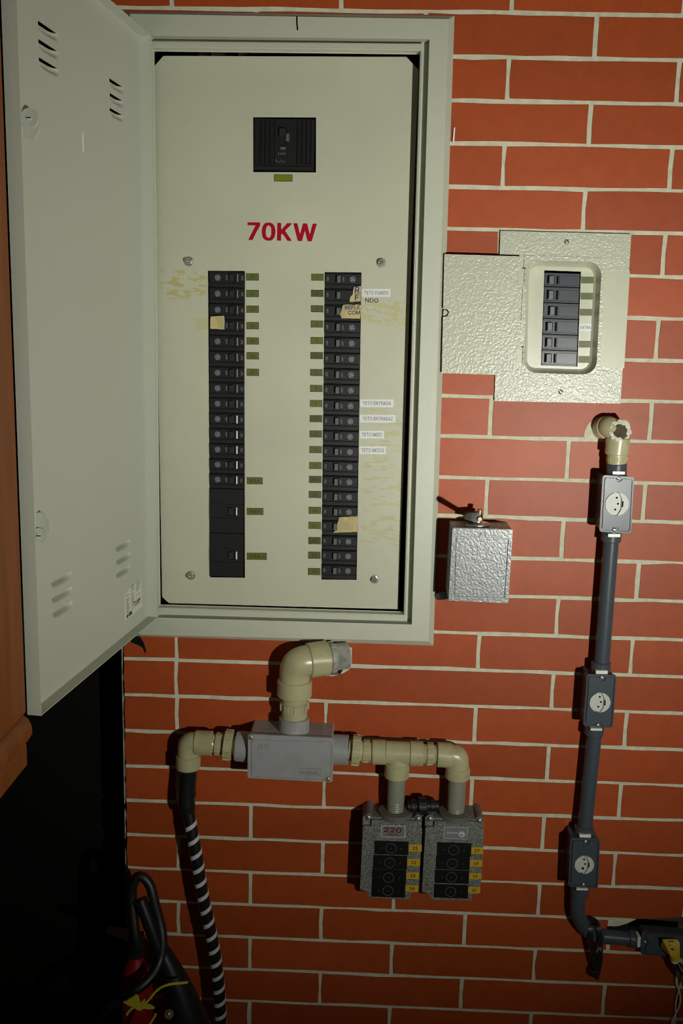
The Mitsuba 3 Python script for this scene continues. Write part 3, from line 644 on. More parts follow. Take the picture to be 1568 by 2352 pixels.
add(sb + '__cable_entry', tube(spline([at3(1042, 1362, .02), at3(1024, 1366, .02), at3(1010, 1368, .006), at3(1007, 1369, -.02)], 12), .0075, 12), 'rubber', 'black cable behind the lower left corner')

# ------------------------------------------------------------------ beige pipe work
def axis(px, py, e): return at3(px, py, e)
def socket_mesh(p0, p1, r, lip=.0018):
    L = np.linalg.norm(np.asarray(p1) - np.asarray(p0)); return lathe(p0, p1, [(0, r - lip), (.0015, r), (L - .0012, r), (L, r - .0012)], 40)
def elbow(name, label, c0, d0, c1, d1, r, rs, L0, L1, bs='beige_pvc'):
    """socket at c0 (open end behind it), arc, socket at c1 (open end beyond)"""
    key = thing(name, label, 'pipe elbow'); d0, d1 = np.asarray(d0, float) / np.linalg.norm(d0), np.asarray(d1, float) / np.linalg.norm(d1)
    add(key + '__bend', tube(bend(c0, d0, c1, d1, 18), r, 30, True), bs)
    add(key + '__socket', socket_mesh(c0 + d0 * .001, c0 - d0 * L0, rs), bs)
    add(key + '__socket', socket_mesh(c1 - d1 * .001, c1 + d1 * L1, rs), bs)
    return key
def conn(label, p0, p1, r, nuts, bs='beige_pvc', turns=6):
    key = thing('threaded_connector', label, 'pipe connector')
    p0, p1 = np.asarray(p0, float), np.asarray(p1, float); add(key + '__thread', thread_mesh(p0, p1, r, turns), bs)
    for t0, t1, rn in nuts: add(key + '__lock_nut', nut_mesh(p0 + (p1 - p0) * t0, p0 + (p1 - p0) * t1, rn), bs, 'ribbed lock nut')
    return key
EA = .034
# junction box
jb = thing('junction_box', 'grey plastic junction box with pipe sockets on three sides below the cabinet', 'junction box')
EJ = .068
lid = quad([(569.5, 1686.5), (765.8, 1695.5), (763.5, 1797), (568, 1787)], EJ, .004)
bdy = quad([(572, 1690), (763.5, 1698), (761.5, 1794), (570, 1784)], EJ, .003)
add(jb + '__body', prism(bdy, 0, EJ - .005), 'grey_pvc', None, 25)
fld = quad([(577.5, 1700), (757, 1704), (756, 1789), (577, 1781)], EJ, .002)
for x, y in ((576, 1694), (753.5, 1790)): fld = fld.difference(Point(*at(x, y, EJ)).buffer(.0075))
add(jb + '__lid', cat(prism(lid, EJ - .005, EJ - .0012), prism(lid.difference(fld.buffer(.0025)), EJ - .0012, EJ), prism(fld, EJ - .0012, EJ + .0003)), 'grey_pvc', 'flat lid with two screws', 25)
for x, y in ((576, 1694), (753.5, 1790)): add(jb + '__screw', screw(at(x, y, EJ), EJ, .0038, .5), 'dull_brass', 'dark brass screw')
g1 = text('11/2', .0062, .0004); g2 = [bx(*[at(x, 1, EJ)[0] for x in (0, 0)], 0, 0, 0, 0)] if False else []
emb = [place_text(g1, at(604, 1714, EJ), EJ + .0003, -.03)]
lo_, hi_ = at(687, 1778, EJ), at(736, 1766, EJ)
emb += [prism(sbox(lo_[0], lo_[1], hi_[0], hi_[1]).difference(sbox(lo_[0] + .0006, lo_[1] + .0006, hi_[0] - .0006, hi_[1] - .0006)), EJ + .0003, EJ + .0006)]
emb += [bx(lo_[0] + .003 + k * .0033, lo_[0] + .0048 + k * .0033, lo_[1] + .002, lo_[1] + .0055, EJ + .0003, EJ + .0006) for k in range(9)]
add(jb + '__embossing', cat(emb), 'grey_emboss', 'raised lettering on the lid', False); mat('grey_emboss', [.14, .14, .145], .4)
s0, s1 = axis(675, 1668, EA + .001), axis(675, 1648, EA + .001); s0[2] = bdy.bounds[3] - .004; s1 = s0 + [0, 0, .027]
add(jb + '__spout', lathe(s0, s1, [(0, .0265), (.0265, .0258), (.027, .0250), (.0268, .0215), (.010, .0213), (.010, .0005)], 40), 'grey_pvc', 'open upper spout')
jl0, jl1 = axis(575, 1716, EA), axis(540, 1713, EA); add(jb + '__spout', lathe(jl0, jl1, [(0, .0262), (.024, .0256), (.0255, .0245), (.0255, .001)], 40), 'grey_pvc', 'left spout')
jr0, jr1 = axis(757, 1721, EA), axis(800, 1722, EA); add(jb + '__spout', lathe(jr0, jr1, [(0, .0262), (np.linalg.norm(jr1 - jr0) - .001, .0256), (np.linalg.norm(jr1 - jr0), .0245), (np.linalg.norm(jr1 - jr0), .001)], 40), 'grey_pvc', 'right spout')
# big elbow from the spout up and into the wall
top = s1.copy(); e0 = axis(674.5, 1572, EA + .002); v = np.array([0, 0, 1.0]); e0[0] = s0[0]
eb_ = axis(674.5, 1606, EA + .002)
zc0 = axis(674, 1560, EA)[2]; zs = axis(674, 1612, EA + .03)[2]
C0 = np.array([s0[0], s0[1], axis(674, 1562, EA)[2]]); dirw = np.array([.93, .34, .05]); dirw /= np.linalg.norm(dirw)
C1 = axis(708, 1517, EA + .004)
el = elbow('pipe_elbow', 'big glossy beige pipe elbow under the cabinet, turning into the wall', C0, v, C1, dirw, .0262, .0295, C0[2] - zs, .034)
g_ = C1 + dirw * .034
add(el + '__locking_ring', nut_mesh(g_ + dirw * .002, g_ + dirw * .012, .0268, sides=9), 'cement', 'cement smeared ring at the wall')
add(el + '__stub', cyl(g_ - dirw * .002, g_ + dirw * .035, .0232), 'cement', 'cement smeared stub')
tcol = text('25', .006, .0005)
conn('beige threaded connector between the big elbow and the junction box', np.array([s0[0], s0[1], s1[2] - .010]), np.array([s0[0], s0[1], zs + .003]), .0228, [(.45, .72, .0248)])
# left branch
la = axis(488, 1707, EA); lb = axis(449, 1705.5, EA); ldir = (lb - la) / np.linalg.norm(lb - la)
lc = axis(432, 1735, EA)
elbow('pipe_elbow', 'beige pipe elbow left of the junction box, above the taped hose', lc, [0, 0, 1], lb, -ldir, .0185, .0212, .023, np.linalg.norm(lb - la))
conn('beige threaded connector with two lock nuts, left of the junction box', la - ldir * -.002, jl1 - ldir * .001, .0165, [(.16, .44, .0192), (.52, .88, .0262)], turns=8)
# right branch
ra = jr1; ta = axis(854, 1727, EA)
conn('beige threaded connector with two lock nuts, between the junction box and the tee', ra, ta, .0178, [(.14, .50, .0262), (.60, .90, .0192)], turns=7)
te = thing('pipe_tee', 'beige pipe tee right of the junction box', 'pipe tee')
tb = axis(885, 1727.5, EA); tc_ = axis(940, 1730, EA); td = axis(971, 1731, EA)
add(te + '__run', cyl(tb, tc_, .0195), 'beige_pvc'); add(te + '__socket', socket_mesh(tb, ta, .0212), 'beige_pvc'); add(te + '__socket', socket_mesh(tc_, td, .0212), 'beige_pvc')
tm_ = (tb + tc_) / 2; tdn = np.array([0, 0, -1.0]); tz = axis(908, 1752, EA)[2]; tz2 = axis(908, 1793, EA + .015)[2]
add(te + '__branch', cyl(tm_, np.array([tm_[0], tm_[1], tz - .004]), .0185), 'beige_pvc'); add(te + '__socket', socket_mesh(np.array([tm_[0], tm_[1], tz]), np.array([tm_[0], tm_[1], tz2]), .0212), 'beige_pvc')
ea_ = axis(1003, 1733, EA); eb2 = axis(1036, 1734.5, EA); rd = (eb2 - ea_) / np.linalg.norm(eb2 - ea_)
conn('beige threaded connector between the tee and the right elbow', td, ea_, .0168, [(.25, .75, .0190)], turns=5)
ec = axis(1051, 1762, EA); ec[1] = -EA
ez2 = axis(1051, 1795, EA + .015)[2]
elbow('pipe_elbow', 'beige pipe elbow at the right end, above the right outlet box', ec, [0, 0, 1], eb2, -rd, .0185, .0212, ec[2] - ez2, np.linalg.norm(eb2 - ea_))
PZ = []
for nm, cx, z_top, yb, yth in (('left', tm_[0], tz2, 1866, 1838), ('right', ec[0], ez2, 1872, 1848)):
    key = thing('drop_pipe', 'short grey green pipe down to the %s outlet box' % nm, 'pipe')
    zb = axis(908, yb, EA)[2]; zt_ = axis(908, yth, EA)[2]
    add(key + '__pipe', cyl([cx, -EA, z_top + .006], [cx, -EA, zt_], .0152), 'pipe_green'); add(key + '__thread', thread_mesh([cx, -EA, zt_], [cx, -EA, zb - .012], .0148, 8), 'pipe_green'); PZ.append((cx, zb))

# ------------------------------------------------------------------ cast outlet boxes
EX = .055
def outlet_box(label, pl, stick, outs, tags, nums, hubc, screws, sticker_kind, hub):
    key = thing('outlet_box', label, 'outlet box')
    g = Polygon([at(x, y, EX) for x, y in pl]); g2 = g.buffer(.0008)
    add(key + '__cover', prism(rnd(g, .0015), EX - .006, EX), 'cast_metal', 'speckled grey cover', 20)
    xs = [p[0] for p in g.exterior.coords]; zz = [p[1] for p in g.exterior.coords]
    back = sbox(min(xs) + .001, min(zz) + .012, max(xs) - .001, max(zz) + .002)
    cs = [Point(*at(x, y, EX - .004)).buffer(.007) for x, y in screws]
    add(key + '__body', prism(shapely.union_all([back] + cs).buffer(-.001).buffer(.001), 0, EX - .006), 'cast_metal', None, 25)
    cx, zb = hub
    zt_ = max(zz) + .002
    add(key + '__hub', lathe([cx, -EA + .001, zt_ - .004], [cx, -EA + .001, zt_ + .02], [(0, .029), (.008, .029), (.0095, .0275), (.0105, .0165), (.011, .0001)], 40), 'cast_plain', 'round threaded hub')
    add(key + '__hub_rim', lathe([cx, -EA + .001, zt_ + .002], [cx, -EA + .001, zt_ + .02], [(0, .0288), (.0012, .0294), (.0026, .0294), (.0036, .0286)], 40), 'cast_plain', 'raised hub rim')
    for x, y in screws: add(key + '__screw', screw(at(x, y, EX - .003), EX - .004, .0042, .9), 'dull_steel', 'slotted corner screw')
    P = [at(x, y, EX) for x, y in stick]; sg = Polygon(P); ctr = np.array(sg.centroid.coords[0]); w = P[1][0] - P[0][0]
    if sticker_kind == 220:
        prs = [(prism(sg, EX, EX + .0003), [.45, .45, .44]), (prism(sg.buffer(-.0012), EX + .0003, EX + .0004), [.14, .14, .14])]
        prs.append((place_text(text('220', .0085, .0002, True), ctr + [-.001, .003], EX + .0004, -.02, width=w * .72), [.10, .004, .006]))
        prs.append((place_text(text('VOLTS', .0040, .0002, True), ctr + [-.001, -.0055], EX + .0004, -.02, width=w * .45), [.09, .01, .01]))
        lb = 'silver sticker reading 220 VOLTS'
    else:
        prs = [(prism(sg, EX, EX + .0003), [.36, .36, .36]), (prism(sg.buffer(-.0010), EX + .0003, EX + .0004), [.16, .16, .16]), (prism(Point(*(ctr + [.0105, -.002])).buffer(.0055).difference(Point(*(ctr + [.0095, -.0035])).buffer(.0018)), EX + .0004, EX + .0005), [.4, .4, .4])]
        prs += [(bx(ctr[0] - .0155 + .0033 * k, ctr[0] - .0132 + .0033 * k, ctr[1] - .0015, ctr[1] + .0020, EX + .0004, EX + .0005), [.34, .34, .34]) for k in range(6)]
        lb = 'worn silver sticker with a round emblem'
    mm, cc = colored(*prs); add(key + '__sticker', mm, 'printed', lb, False, color=cc)
    for k, (x0, y0, x1, y1) in enumerate(outs):
        gq = quad([(x0, y0), (x1, y0 + 2.5), (x1 - 1, y1 + 2.5), (x0 - 1, y1)], EX); c = np.array(gq.centroid.coords[0])
        ok = add(key + '__outlet', cat(prism(gq, EX - .002, EX + .0015, .0004), prism(Point(*(c + [-.001, 0])).buffer(.0092, quad_segs=10).difference(Point(*(c + [-.001, 0])).buffer(.0080, quad_segs=10)), EX + .0014, EX + .0021)), 'outlet_black', 'black socket outlet')
        add(ok + '__ring', prism(Point(*(c + [-.001, 0])).buffer(.0094, quad_segs=10).difference(Point(*(c + [-.001, 0])).buffer(.0084, quad_segs=10)), EX + .0021, EX + .0024), 'toggle_grey', 'thin grey ring', False)
        add(ok + '__contact', cat([cyl(P3(c[0] + dx, c[1] - .001, EX + .0012), P3(c[0] + dx, c[1] - .001, EX + .0017), .0016, .0002, 12) for dx in (-.017, -.001, .017)]), 'brass_dark', 'small brass contacts')
    for k, (x0, y0, x1, y1) in enumerate(tags):
        tag_sticker(key, [(x0, y0), (x1, y0 + .6), (x1 - .5, y1 + .6), (x0 - .5, y1)], EX, [.46, .28, .012], str(nums[k]), [.06, .03, .01], False, .42, 'yellow tag reading %d' % nums[k], 'number_tag', bold=True)
    return key
mat('outlet_black', [.006, .006, .006], .4, spec=.3)
mat('brass_dark', [.10, .075, .03], .35, .6)
plA = [(853, 1883.5), (958, 1886), (958, 1893), (969.5, 1905), (960.5, 2048.5), (942, 2052), (940.5, 2066.5), (850, 2062), (844.5, 2058), (844, 2048), (826.5, 2043.5), (833, 1898.5), (853, 1896)]
outlet_box('speckled cast outlet box with a 220 volt sticker, the left of two', plA, [(875.5, 1896), (931, 1896.5), (930, 1924), (875, 1923)],
           [(860.5, 1930.5, 938, 1961), (857.5, 1963, 935, 1994.5), (855, 1995.5, 932.5, 2030), (854, 2028, 930.5, 2058.5)],
           [(938.5, 1939.5, 968.5, 1955.5), (935, 1972.5, 964.5, 1988.5), (933.5, 2003.5, 962.5, 2018.5), (931.5, 2032.5, 960.5, 2047.5)], (21, 22, 23, 24), None, ((846, 1879), (960, 1882)), 220, PZ[0])
plB = [(997, 1886), (1094, 1888), (1098, 1900), (1111.5, 1906), (1102.5, 2051), (1084.5, 2055), (1082, 2069), (994, 2067), (988, 2063), (985, 2053), (968.5, 2048), (977, 1900), (997, 1899)]
outlet_box('speckled cast outlet box with a round emblem sticker, the right of two', plB, [(1019.5, 1898.5), (1074.5, 1900.5), (1073, 1928), (1018, 1925.5)],
           [(1004, 1934, 1082, 1965), (1001.5, 1965.5, 1078.5, 1995.5), (999, 1997, 1077, 2027), (997, 2030, 1075, 2060.5)],
           [(1082, 1945.5, 1109.5, 1961), (1079, 1975, 1107.5, 1990), (1076.5, 2005, 1105.5, 2019), (1075, 2037, 1102.5, 2051)], (17, 18, 19, 20), None, ((987, 1882), (1101, 1886)), 0, PZ[1])
cg = thing('cable_gland', 'black ribbed cable gland between the two outlet boxes', 'cable gland')
ga, gb = axis(936, 1852, .03), axis(1008, 1850, .03)
add(cg + '__nipple', cyl(ga, gb, .009), 'rubber')
for t0, t1, rr in ((.10, .26, .0125), (.34, .62, .0165), (.72, .88, .0115)): add(cg + '__ring', nut_mesh(ga + (gb - ga) * t0, ga + (gb - ga) * t1, rr, sides=7), 'rubber')

# ------------------------------------------------------------------ taped hose
hs_ = thing('taped_hose', 'black hose wound with a white spiral tape, hanging from the left elbow', 'hose')
up = [axis(432, 1762, EA), axis(430, 1800, EA), axis(428, 1840, EA + .002), axis(431, 1866, EA + .004)]
add(hs_ + '__sleeve', cat(tube(spline(up, 16), np.r_[np.full(13, .0152), .0150, .0142, .0125], 24), cyl(axis(429.5, 1820, EA + .001), axis(429.2, 1827, EA + .001), .0160)), 'tape_black', 'black taped sleeve at the top')
dn_ = spline([axis(431, 1855, EA + .004), axis(438, 1895, EA + .008), axis(449, 1955, EA + .012), axis(469, 2072, EA + .014), axis(486, 2151, EA + .014), axis(500, 2243, EA + .014), axis(506, 2320, EA + .014), axis(507, 2400, EA + .014), axis(504, 2560, EA + .02), [-.44, -.055, .012]], 160)
add(hs_ + '__hose', tube(dn_, .0106, 18), 'tape_black', 'black hose')
# helical ribbon
t = np.gradient(dn_, axis=0); t /= np.linalg.norm(t, axis=1, keepdims=True); Ls = np.r_[0, np.cumsum(np.linalg.norm(np.diff(dn_, axis=0), axis=1))]
NS = 2600; s_ = np.linspace(.012, Ls[-1] - .05, NS); pv = np.stack([np.interp(s_, Ls, dn_[:, k]) for k in range(3)], 1); tv = np.stack([np.interp(s_, Ls, t[:, k]) for k in range(3)], 1); tv /= np.linalg.norm(tv, axis=1, keepdims=True)
a_ = np.cross(tv, [0, 1.0, 0]); a_ /= np.linalg.norm(a_, axis=1, keepdims=True); b_ = np.cross(tv, a_)
ph = 2 * np.pi * s_ / .0262; v = []
for off in (-.0038, .0038):
    pos = np.stack([np.interp(s_ + off, Ls, dn_[:, k]) for k in range(3)], 1)
    for rr in (.0106, .0112): v.append(pos + rr * (np.cos(ph)[:, None] * a_ + np.sin(ph)[:, None] * b_))
V = np.vstack(v); f = []
for i in range(NS - 1):
    A0, A1, B0, B1 = i, NS + i, 2 * NS + i, 3 * NS + i
    for x, y in ((A1, B1), (A0, A1), (B1, B0)): f += [[x, x + 1, y + 1], [x, y + 1, y]]
rb = trimesh.Trimesh(V, np.array(f), process=False)
add(hs_ + '__white_tape', rb, 'tape_white', 'white tape wound in a spiral', 40)

# ------------------------------------------------------------------ conduit run with sockets on the right
EC, EQ = .027, .050
CT = {}
def conduit_box(idx, corners, sock, screws, clips, label, rs, pin_rot=0.0, horizontal=False, socket=True):
    key = thing('conduit_box', label, 'socket box')
    g = quad(corners, EQ, .0045); inner = quad([(c[0] + (sum(q[0] for q in corners) / 4 - c[0]) * .16, c[1] + (sum(q[1] for q in corners) / 4 - c[1]) * .10) for c in corners], EQ, .003)
    bd = g.buffer(-.0022)
    add(key + '__body', prism(bd, .001, EQ - .004), 'slate_dark', None, 25)
    nt = shapely.union_all([Point(*at(x, y, EQ)).buffer(.0062) for x, y in screws])
    fld = inner.difference(nt)
    if socket: fld = fld.difference(Point(*at(*sock, EQ)).buffer(rs, quad_segs=16))
    add(key + '__cover', cat(prism(g, EQ - .004, EQ - .0026), prism(g.difference(inner.buffer(.0014)), EQ - .0026, EQ - .0006), prism(g.buffer(-.0010).difference(inner.buffer(.0018)), EQ - .0006, EQ), prism(fld, EQ - .0026, EQ + .0002)), 'slate_pvc', 'moulded slate grey cover', 25)
    for x, y in screws: add(key + '__screw', screw(at(x, y, EQ), EQ - .0008, .0034, .4), 'dull_steel', 'round steel screw')
    for cpx in clips: add(key + '__clip', prism(quad(cpx, EC + .018), EC + .003, EC + .019), 'white_clip', 'small white clip', False)
    if socket:
        c = at(*sock, EQ); r = rs
        so = key + '__socket_insert'
        circ = Point(*c).buffer(r, quad_segs=16)
        hexa = affinity.translate(Polygon([(-.72 * r, .45 * r), (-.30 * r, .98 * r), (.10 * r, .98 * r), (.38 * r, .45 * r), (.38 * r, -.45 * r), (.10 * r, -.98 * r), (-.30 * r, -.98 * r), (-.72 * r, -.45 * r)]), c[0], c[1]).intersection(circ)
        add(so, cat(prism(circ.difference(hexa.buffer(.0002)), EQ - .0026, EQ + .0022), prism(hexa, EQ - .0026, EQ - .0016)), 'white_plastic', 'round white socket', 25)
        hol = [(-.02, .52), (.12, 0.0), (-.08, -.50)]
        hm = [cyl(P3(c[0] + a * r, c[1] + b * r, EQ - .0018), P3(c[0] + a * r, c[1] + b * r, EQ - .0012), .0016 if k_ < 2 else (.0016 if idx < 2 else .0022), .0001, 14) for k_, (a, b) in enumerate(hol)]
        hm.append(bx(c[0] + .40 * r, c[0] + .52 * r, c[1] - .25 * r, c[1] + .28 * r, EQ + .0020, EQ + .00235))
        add(so + '__pin_hole', cat(hm), 'void', 'dark pin holes', False)
    return key
def cq(x, y, w, h): return [(x - w / 2, y - h / 2), (x + w / 2, y - h / 2 + .4), (x + w / 2 - .3, y + h / 2 + .4), (x - w / 2 - .3, y + h / 2)]
conduit_box(0, [(1384, 1091), (1456.5, 1095.5), (1449, 1226), (1376, 1221.5)], (1416, 1157.5), ((1420, 1098.5), (1411, 1217)), (cq(1420.5, 1086, 28, 7), cq(1410, 1229.5, 28, 7.5)), 'slate grey conduit box with a white socket, topmost of the run', .0188)
conduit_box(1, [(1348, 1548.5), (1416, 1551), (1407, 1672.5), (1339, 1667.5)], (1377, 1613), ((1382, 1557), (1373, 1666)), (cq(1381.5, 1543.5, 27, 7.5), cq(1369, 1675, 26, 5)), 'slate grey conduit box with a white socket, middle of the run', .0172)
conduit_box(2, [(1310, 1925), (1378, 1927), (1373, 2041), (1305, 2036.5)], (1341, 1985.5), ((1344.5, 1934), (1339.5, 2033)), (cq(1343.5, 1920, 26, 7), cq(1336.5, 2042, 26, 4)), 'slate grey conduit box with a white socket, lowest of the upright run', .0166)
def cylpx(a, b, r, e=EC, **k): return cyl(at3(*a, e), at3(*b, e), r, **k)
def pipe(label, segs, cols):
    key = thing('conduit_pipe', label, 'conduit pipe'); add(key + '__pipe', segs, 'slate_pvc')
    for c in cols: add(key + '__collar', c, 'slate_pvc', 'wider end collar')
    return key
def collar(a, b, r): return socket_mesh(at3(*a, EC), at3(*b, EC), r)
pipe('slate grey conduit pipe between the topmost and middle sockets', cylpx((1404, 1224), (1380, 1545), .0126), [collar((1402, 1244), (1405, 1216), .0160), collar((1380, 1519), (1378, 1551), .0162)])
pipe('slate grey conduit pipe between the middle and lowest sockets', cylpx((1366, 1672), (1340, 1925), .0126), [collar((1363, 1688), (1365.5, 1664), .0160), collar((1341.5, 1896), (1339.5, 1930), .0162)])
bp = [at3(1331, 2036, EC), at3(1327, 2062, EC), at3(1326, 2085, EC), at3(1330, 2108, EC - .002), at3(1341, 2128, EC - .008), at3(1358, 2143, EC - .016), at3(1378, 2150, EC - .022), at3(1400, 2152, EC - .024)]
pipe('curved slate grey conduit pipe below the lowest socket', tube(spline(bp, 30), .0128, 26), [collar((1330, 2056), (1331.5, 2032), .0158)])
EN = .004
key = thing('conduit_pipe', 'short level grey conduit pipe in the broken wall niche', 'conduit pipe')
add(key + '__pipe', cyl(at3(1380, 2150, EN), at3(1446, 2155, EN), .0130), 'slate_pvc')
add(key + '__collar', socket_mesh(at3(1441, 2154.5, EN), at3(1466, 2157, EN), .0162), 'slate_pvc', 'wider end collar')
# level box with the yellow plug
EQ_ = EQ; EQ = .026; EC_ = EC; EC = .004
lbk = conduit_box(3, [(1474, 2140), (1600, 2150), (1594, 2205), (1471, 2192)], (1541, 2170), ((1481, 2165),), ([(1464, 2151), (1471, 2152), (1469.5, 2175), (1462.5, 2174)],), 'slate grey conduit box lying level with a yellow plug in it', .0145)
EQL = EQ; EQ = EQ_; EC = EC_
pg_ = thing('power_plug', 'yellow power plug in the level conduit box at lower right', 'plug')
pc = at3(1536, 2168, EQL)
def pp(px, py, e): return at3(px, py, e)
pts = np.array([pp(1522, 2156, EQL + .001), pp(1553, 2156, EQL + .001), pp(1523, 2184, EQL + .001), pp(1556, 2190, EQL + .001), pp(1521, 2158, EQL + .020), pp(1555, 2158, EQL + .020), pp(1541, 2198, EQL + .030), pp(1560, 2198, EQL + .030), pp(1561, 2180, EQL + .030), pp(1533, 2186, EQL + .024), pp(1516, 2175, EQL + .004)])
add(pg_ + '__body', trimesh.convex.convex_hull(pts), 'yellow_plastic', 'yellow plug body', 25)
n0, n1 = pp(1549, 2188, EQL + .022), pp(1551, 2204, EQL + .022)
add(pg_ + '__neck', cyl(n0, n1, .0085), 'yellow_plastic'); add(pg_ + '__grommet', lathe(n1 + (n0 - n1) * .15, n1 + (n1 - n0) * .3, [(0, .0075), (.004, .0085), (.007, .0070)], 20), 'white_clip', 'white grommet ring')
add(pg_ + '__grip_slot', cat([prism(quad([(1533 + k * 3, 2163.5 + 6.5 * k), (1548 + k * 2, 2163.5 + 6.5 * k), (1548 + k * 2, 2166 + 6.5 * k), (1535 + k * 3, 2166 + 6.5 * k)], EQL + .024), EQL + .0195 + .003 * k, EQL + .0225 + .0028 * k) for k in range(3)]), 'void', 'dark grip slots', False)
add(pg_ + '__cord', tube(spline([n1, pp(1560, 2222, EQL + .03), pp(1580, 2245, EQL + .04), pp(1605, 2275, EQL + .04), pp(1640, 2350, EQL + .03), [.40, -.05, .006]], 30), .0058, 14), 'rubber', 'black cord')
wcd = thing('white_cord', 'thin white twisted cord hanging at the lower right corner', 'cord')
g0 = [pp(1562, 2190, .012), pp(1562, 2222, .010), pp(1555, 2240, .008), pp(1552, 2252, .008), pp(1557, 2270, .008), pp(1562, 2292, .008), pp(1558, 2315, .008), pp(1548, 2335, .008), pp(1540, 2360, .008), pp(1536, 2440, .008), [.36, -.012, .004]]
g1_ = [pp(1565, 2188, .014), pp(1565, 2230, .012), pp(1563, 2262, .010), pp(1557, 2280, .006), pp(1551, 2305, .006), pp(1551, 2330, .008), pp(1548, 2360, .008), pp(1545, 2450, .01), [.37, -.016, .004]]
add(wcd + '__strand', tube(spline(g0, 60), .0014, 8), 'white_clip'); add(wcd + '__strand', tube(spline(g1_, 60), .0012, 8), 'white_clip')
# strap round the bend
st = thing('cable_strap', 'black strap looped over the conduit bend with its end hanging', 'strap')
lp = spline([pp(1373, 2234, .022), pp(1366, 2212, .024), pp(1360, 2180, .028), pp(1356, 2155, .030), pp(1352, 2122, .024), pp(1352, 2112, .012), pp(1362, 2113, .012), pp(1372, 2125, .022), pp(1377, 2145, .026), pp(1378, 2170, .026), pp(1377, 2200, .024), pp(1371, 2234, .022)], 60)
def ribbon(path, w, th, axis_=(0, 1.0, 0)):
    p = np.asarray(path); t = np.gradient(p, axis=0); t /= np.linalg.norm(t, axis=1, keepdims=True); s = np.cross(t, axis_); s /= np.linalg.norm(s, axis=1, keepdims=True); ax = np.asarray(axis_, float)
    v = np.vstack([p + s * a * th / 2 + ax * b * w / 2 for a, b in ((-1, -1), (1, -1), (1, 1), (-1, 1))]); n = len(p); f = []
    for i in range(n - 1):
        for k in range(4):
            q = (k + 1) % 4; f += [[k * n + i, k * n + i + 1, q * n + i + 1], [k * n + i, q * n + i + 1, q * n + i]]
    m = trimesh.Trimesh(v, np.array(f), process=False); m.fix_normals(); return m
add(st + '__band', ribbon(lp, .006, .0085), 'rubber', None, 30)
add(st + '__end', prism(quad([(1357, 2228), (1376, 2230), (1374, 2247), (1370, 2248), (1356, 2240)], .022), .014, .026, .001), 'rubber', 'thick strap end', False)
add(st + '__buckle', prism(quad([(1371.5, 2176.5), (1383, 2177), (1380, 2186), (1372, 2182)], .03), .026, .030), 'steel', 'shiny metal keeper', False)

# top elbow of the right run
ue = thing('pipe_elbow', 'broken beige pipe elbow above the topmost socket, coming out of the wall', 'pipe elbow')
u0, u1 = at3(1377, 985, -.022), at3(1397, 982, .022); ud = (u1 - u0) / np.linalg.norm(u1 - u0)
add(ue + '__socket', socket_mesh(u1, u0, .0192), 'beige_pvc')
ve = at3(1419, 1008, .030)
add(ue + '__bend', tube(bend(u1, ud, ve, np.array([0, 0, -1.0]), 14), .0172, 26), 'beige_pvc')
add(ue + '__socket', socket_mesh(ve + [0, 0, .002], at3(1415.5, 1044, .030), .0190), 'beige_pvc')
# broken shell: jagged pale lump with a dark hole
jr = np.random.default_rng(21); ring = []
cbk = at3(1424, 992, .044)
for k in range(11):
    a0 = 2 * np.pi * k / 11; o = cbk + np.array([.0125 * math.cos(a0), jr.uniform(-.003, .003), .0115 * math.sin(a0) + (.003 if math.sin(a0) > 0 else 0)])
    s = trimesh.creation.icosphere(1, .0052 * jr.uniform(.75, 1.25)); s.vertices += jr.normal(0, .0008, s.vertices.shape); s.apply_scale([1.1, .6, 1]); s.apply_translation(o); ring.append(s)
add(ue + '__broken_rim', cat(ring), 'cement_pale', 'jagged pale broken rim', 20); mat('cement_pale', [.55, .54, .45], .8)
add(ue + '__broken_hole', prism(jag(Point(cbk[0], cbk[2]).buffer(.011, quad_segs=6), .0015, 9), .040, .0485), 'dark_cement', 'dark hole in the broken elbow', False)
uc = thing('threaded_connector', 'beige threaded connector between the broken elbow and the topmost conduit box', 'pipe connector')
q0, q1, q2 = at3(1416, 1040, .030), at3(1415.5, 1064, .029), at3(1415, 1092, .028)
add(uc + '__lock_nut', cat(cyl(q0, q1, .0158), nut_mesh(q0 + (q1 - q0) * .30, q0 + (q1 - q0) * .75, .0168)), 'beige_pvc', 'ribbed lock nut'); 
add(uc + '__collar', socket_mesh(q1 - (q1 - q0) * .05, q2, .0163), 'slate_pvc', 'slate grey collar')

# ------------------------------------------------------------------ left: wooden cupboard end and extinguisher
wd = thing('wooden_cupboard', 'varnished reddish brown wooden cupboard end at the left edge', 'cupboard')
XW = -.617
def yb(x0, x1, y0, y1, z0, z1, ch=.003):
    p = np.array([[x, y, z] for x in (x0, x1) for y in (y0, y1) for z in (z0, z1)]); b = trimesh.creation.box([x1 - x0, y1 - y0, z1 - z0]); b.apply_translation([(x0 + x1) / 2, (y0 + y1) / 2, (z0 + z1) / 2]); return b
add(wd + '__side_panel', prism(rnd(sbox(-1.06, 1.029, XW, 2.32), .004), .464, .98), 'wood_varnish', 'upright side board', 25)
pf = [(XW - .02, 1.030), (XW - .006, 1.028), (XW + .002, 1.022), (XW + .0065, 1.012), (XW + .0065, 1.002), (XW + .001, .993), (XW - .02, .990)]
add(wd + '__moulding', prism(Polygon([(-1.06, 1.029)] + pf + [(-1.06, .990)]), .4615, 1.0), 'wood_varnish', 'rounded base moulding', 40)
add(wd + '__lower_rail', prism(rnd(sbox(-1.06, .958, XW - .001, .9905), .004), .4625, .98), 'wood_varnish', 'lower rail under the moulding', 25)

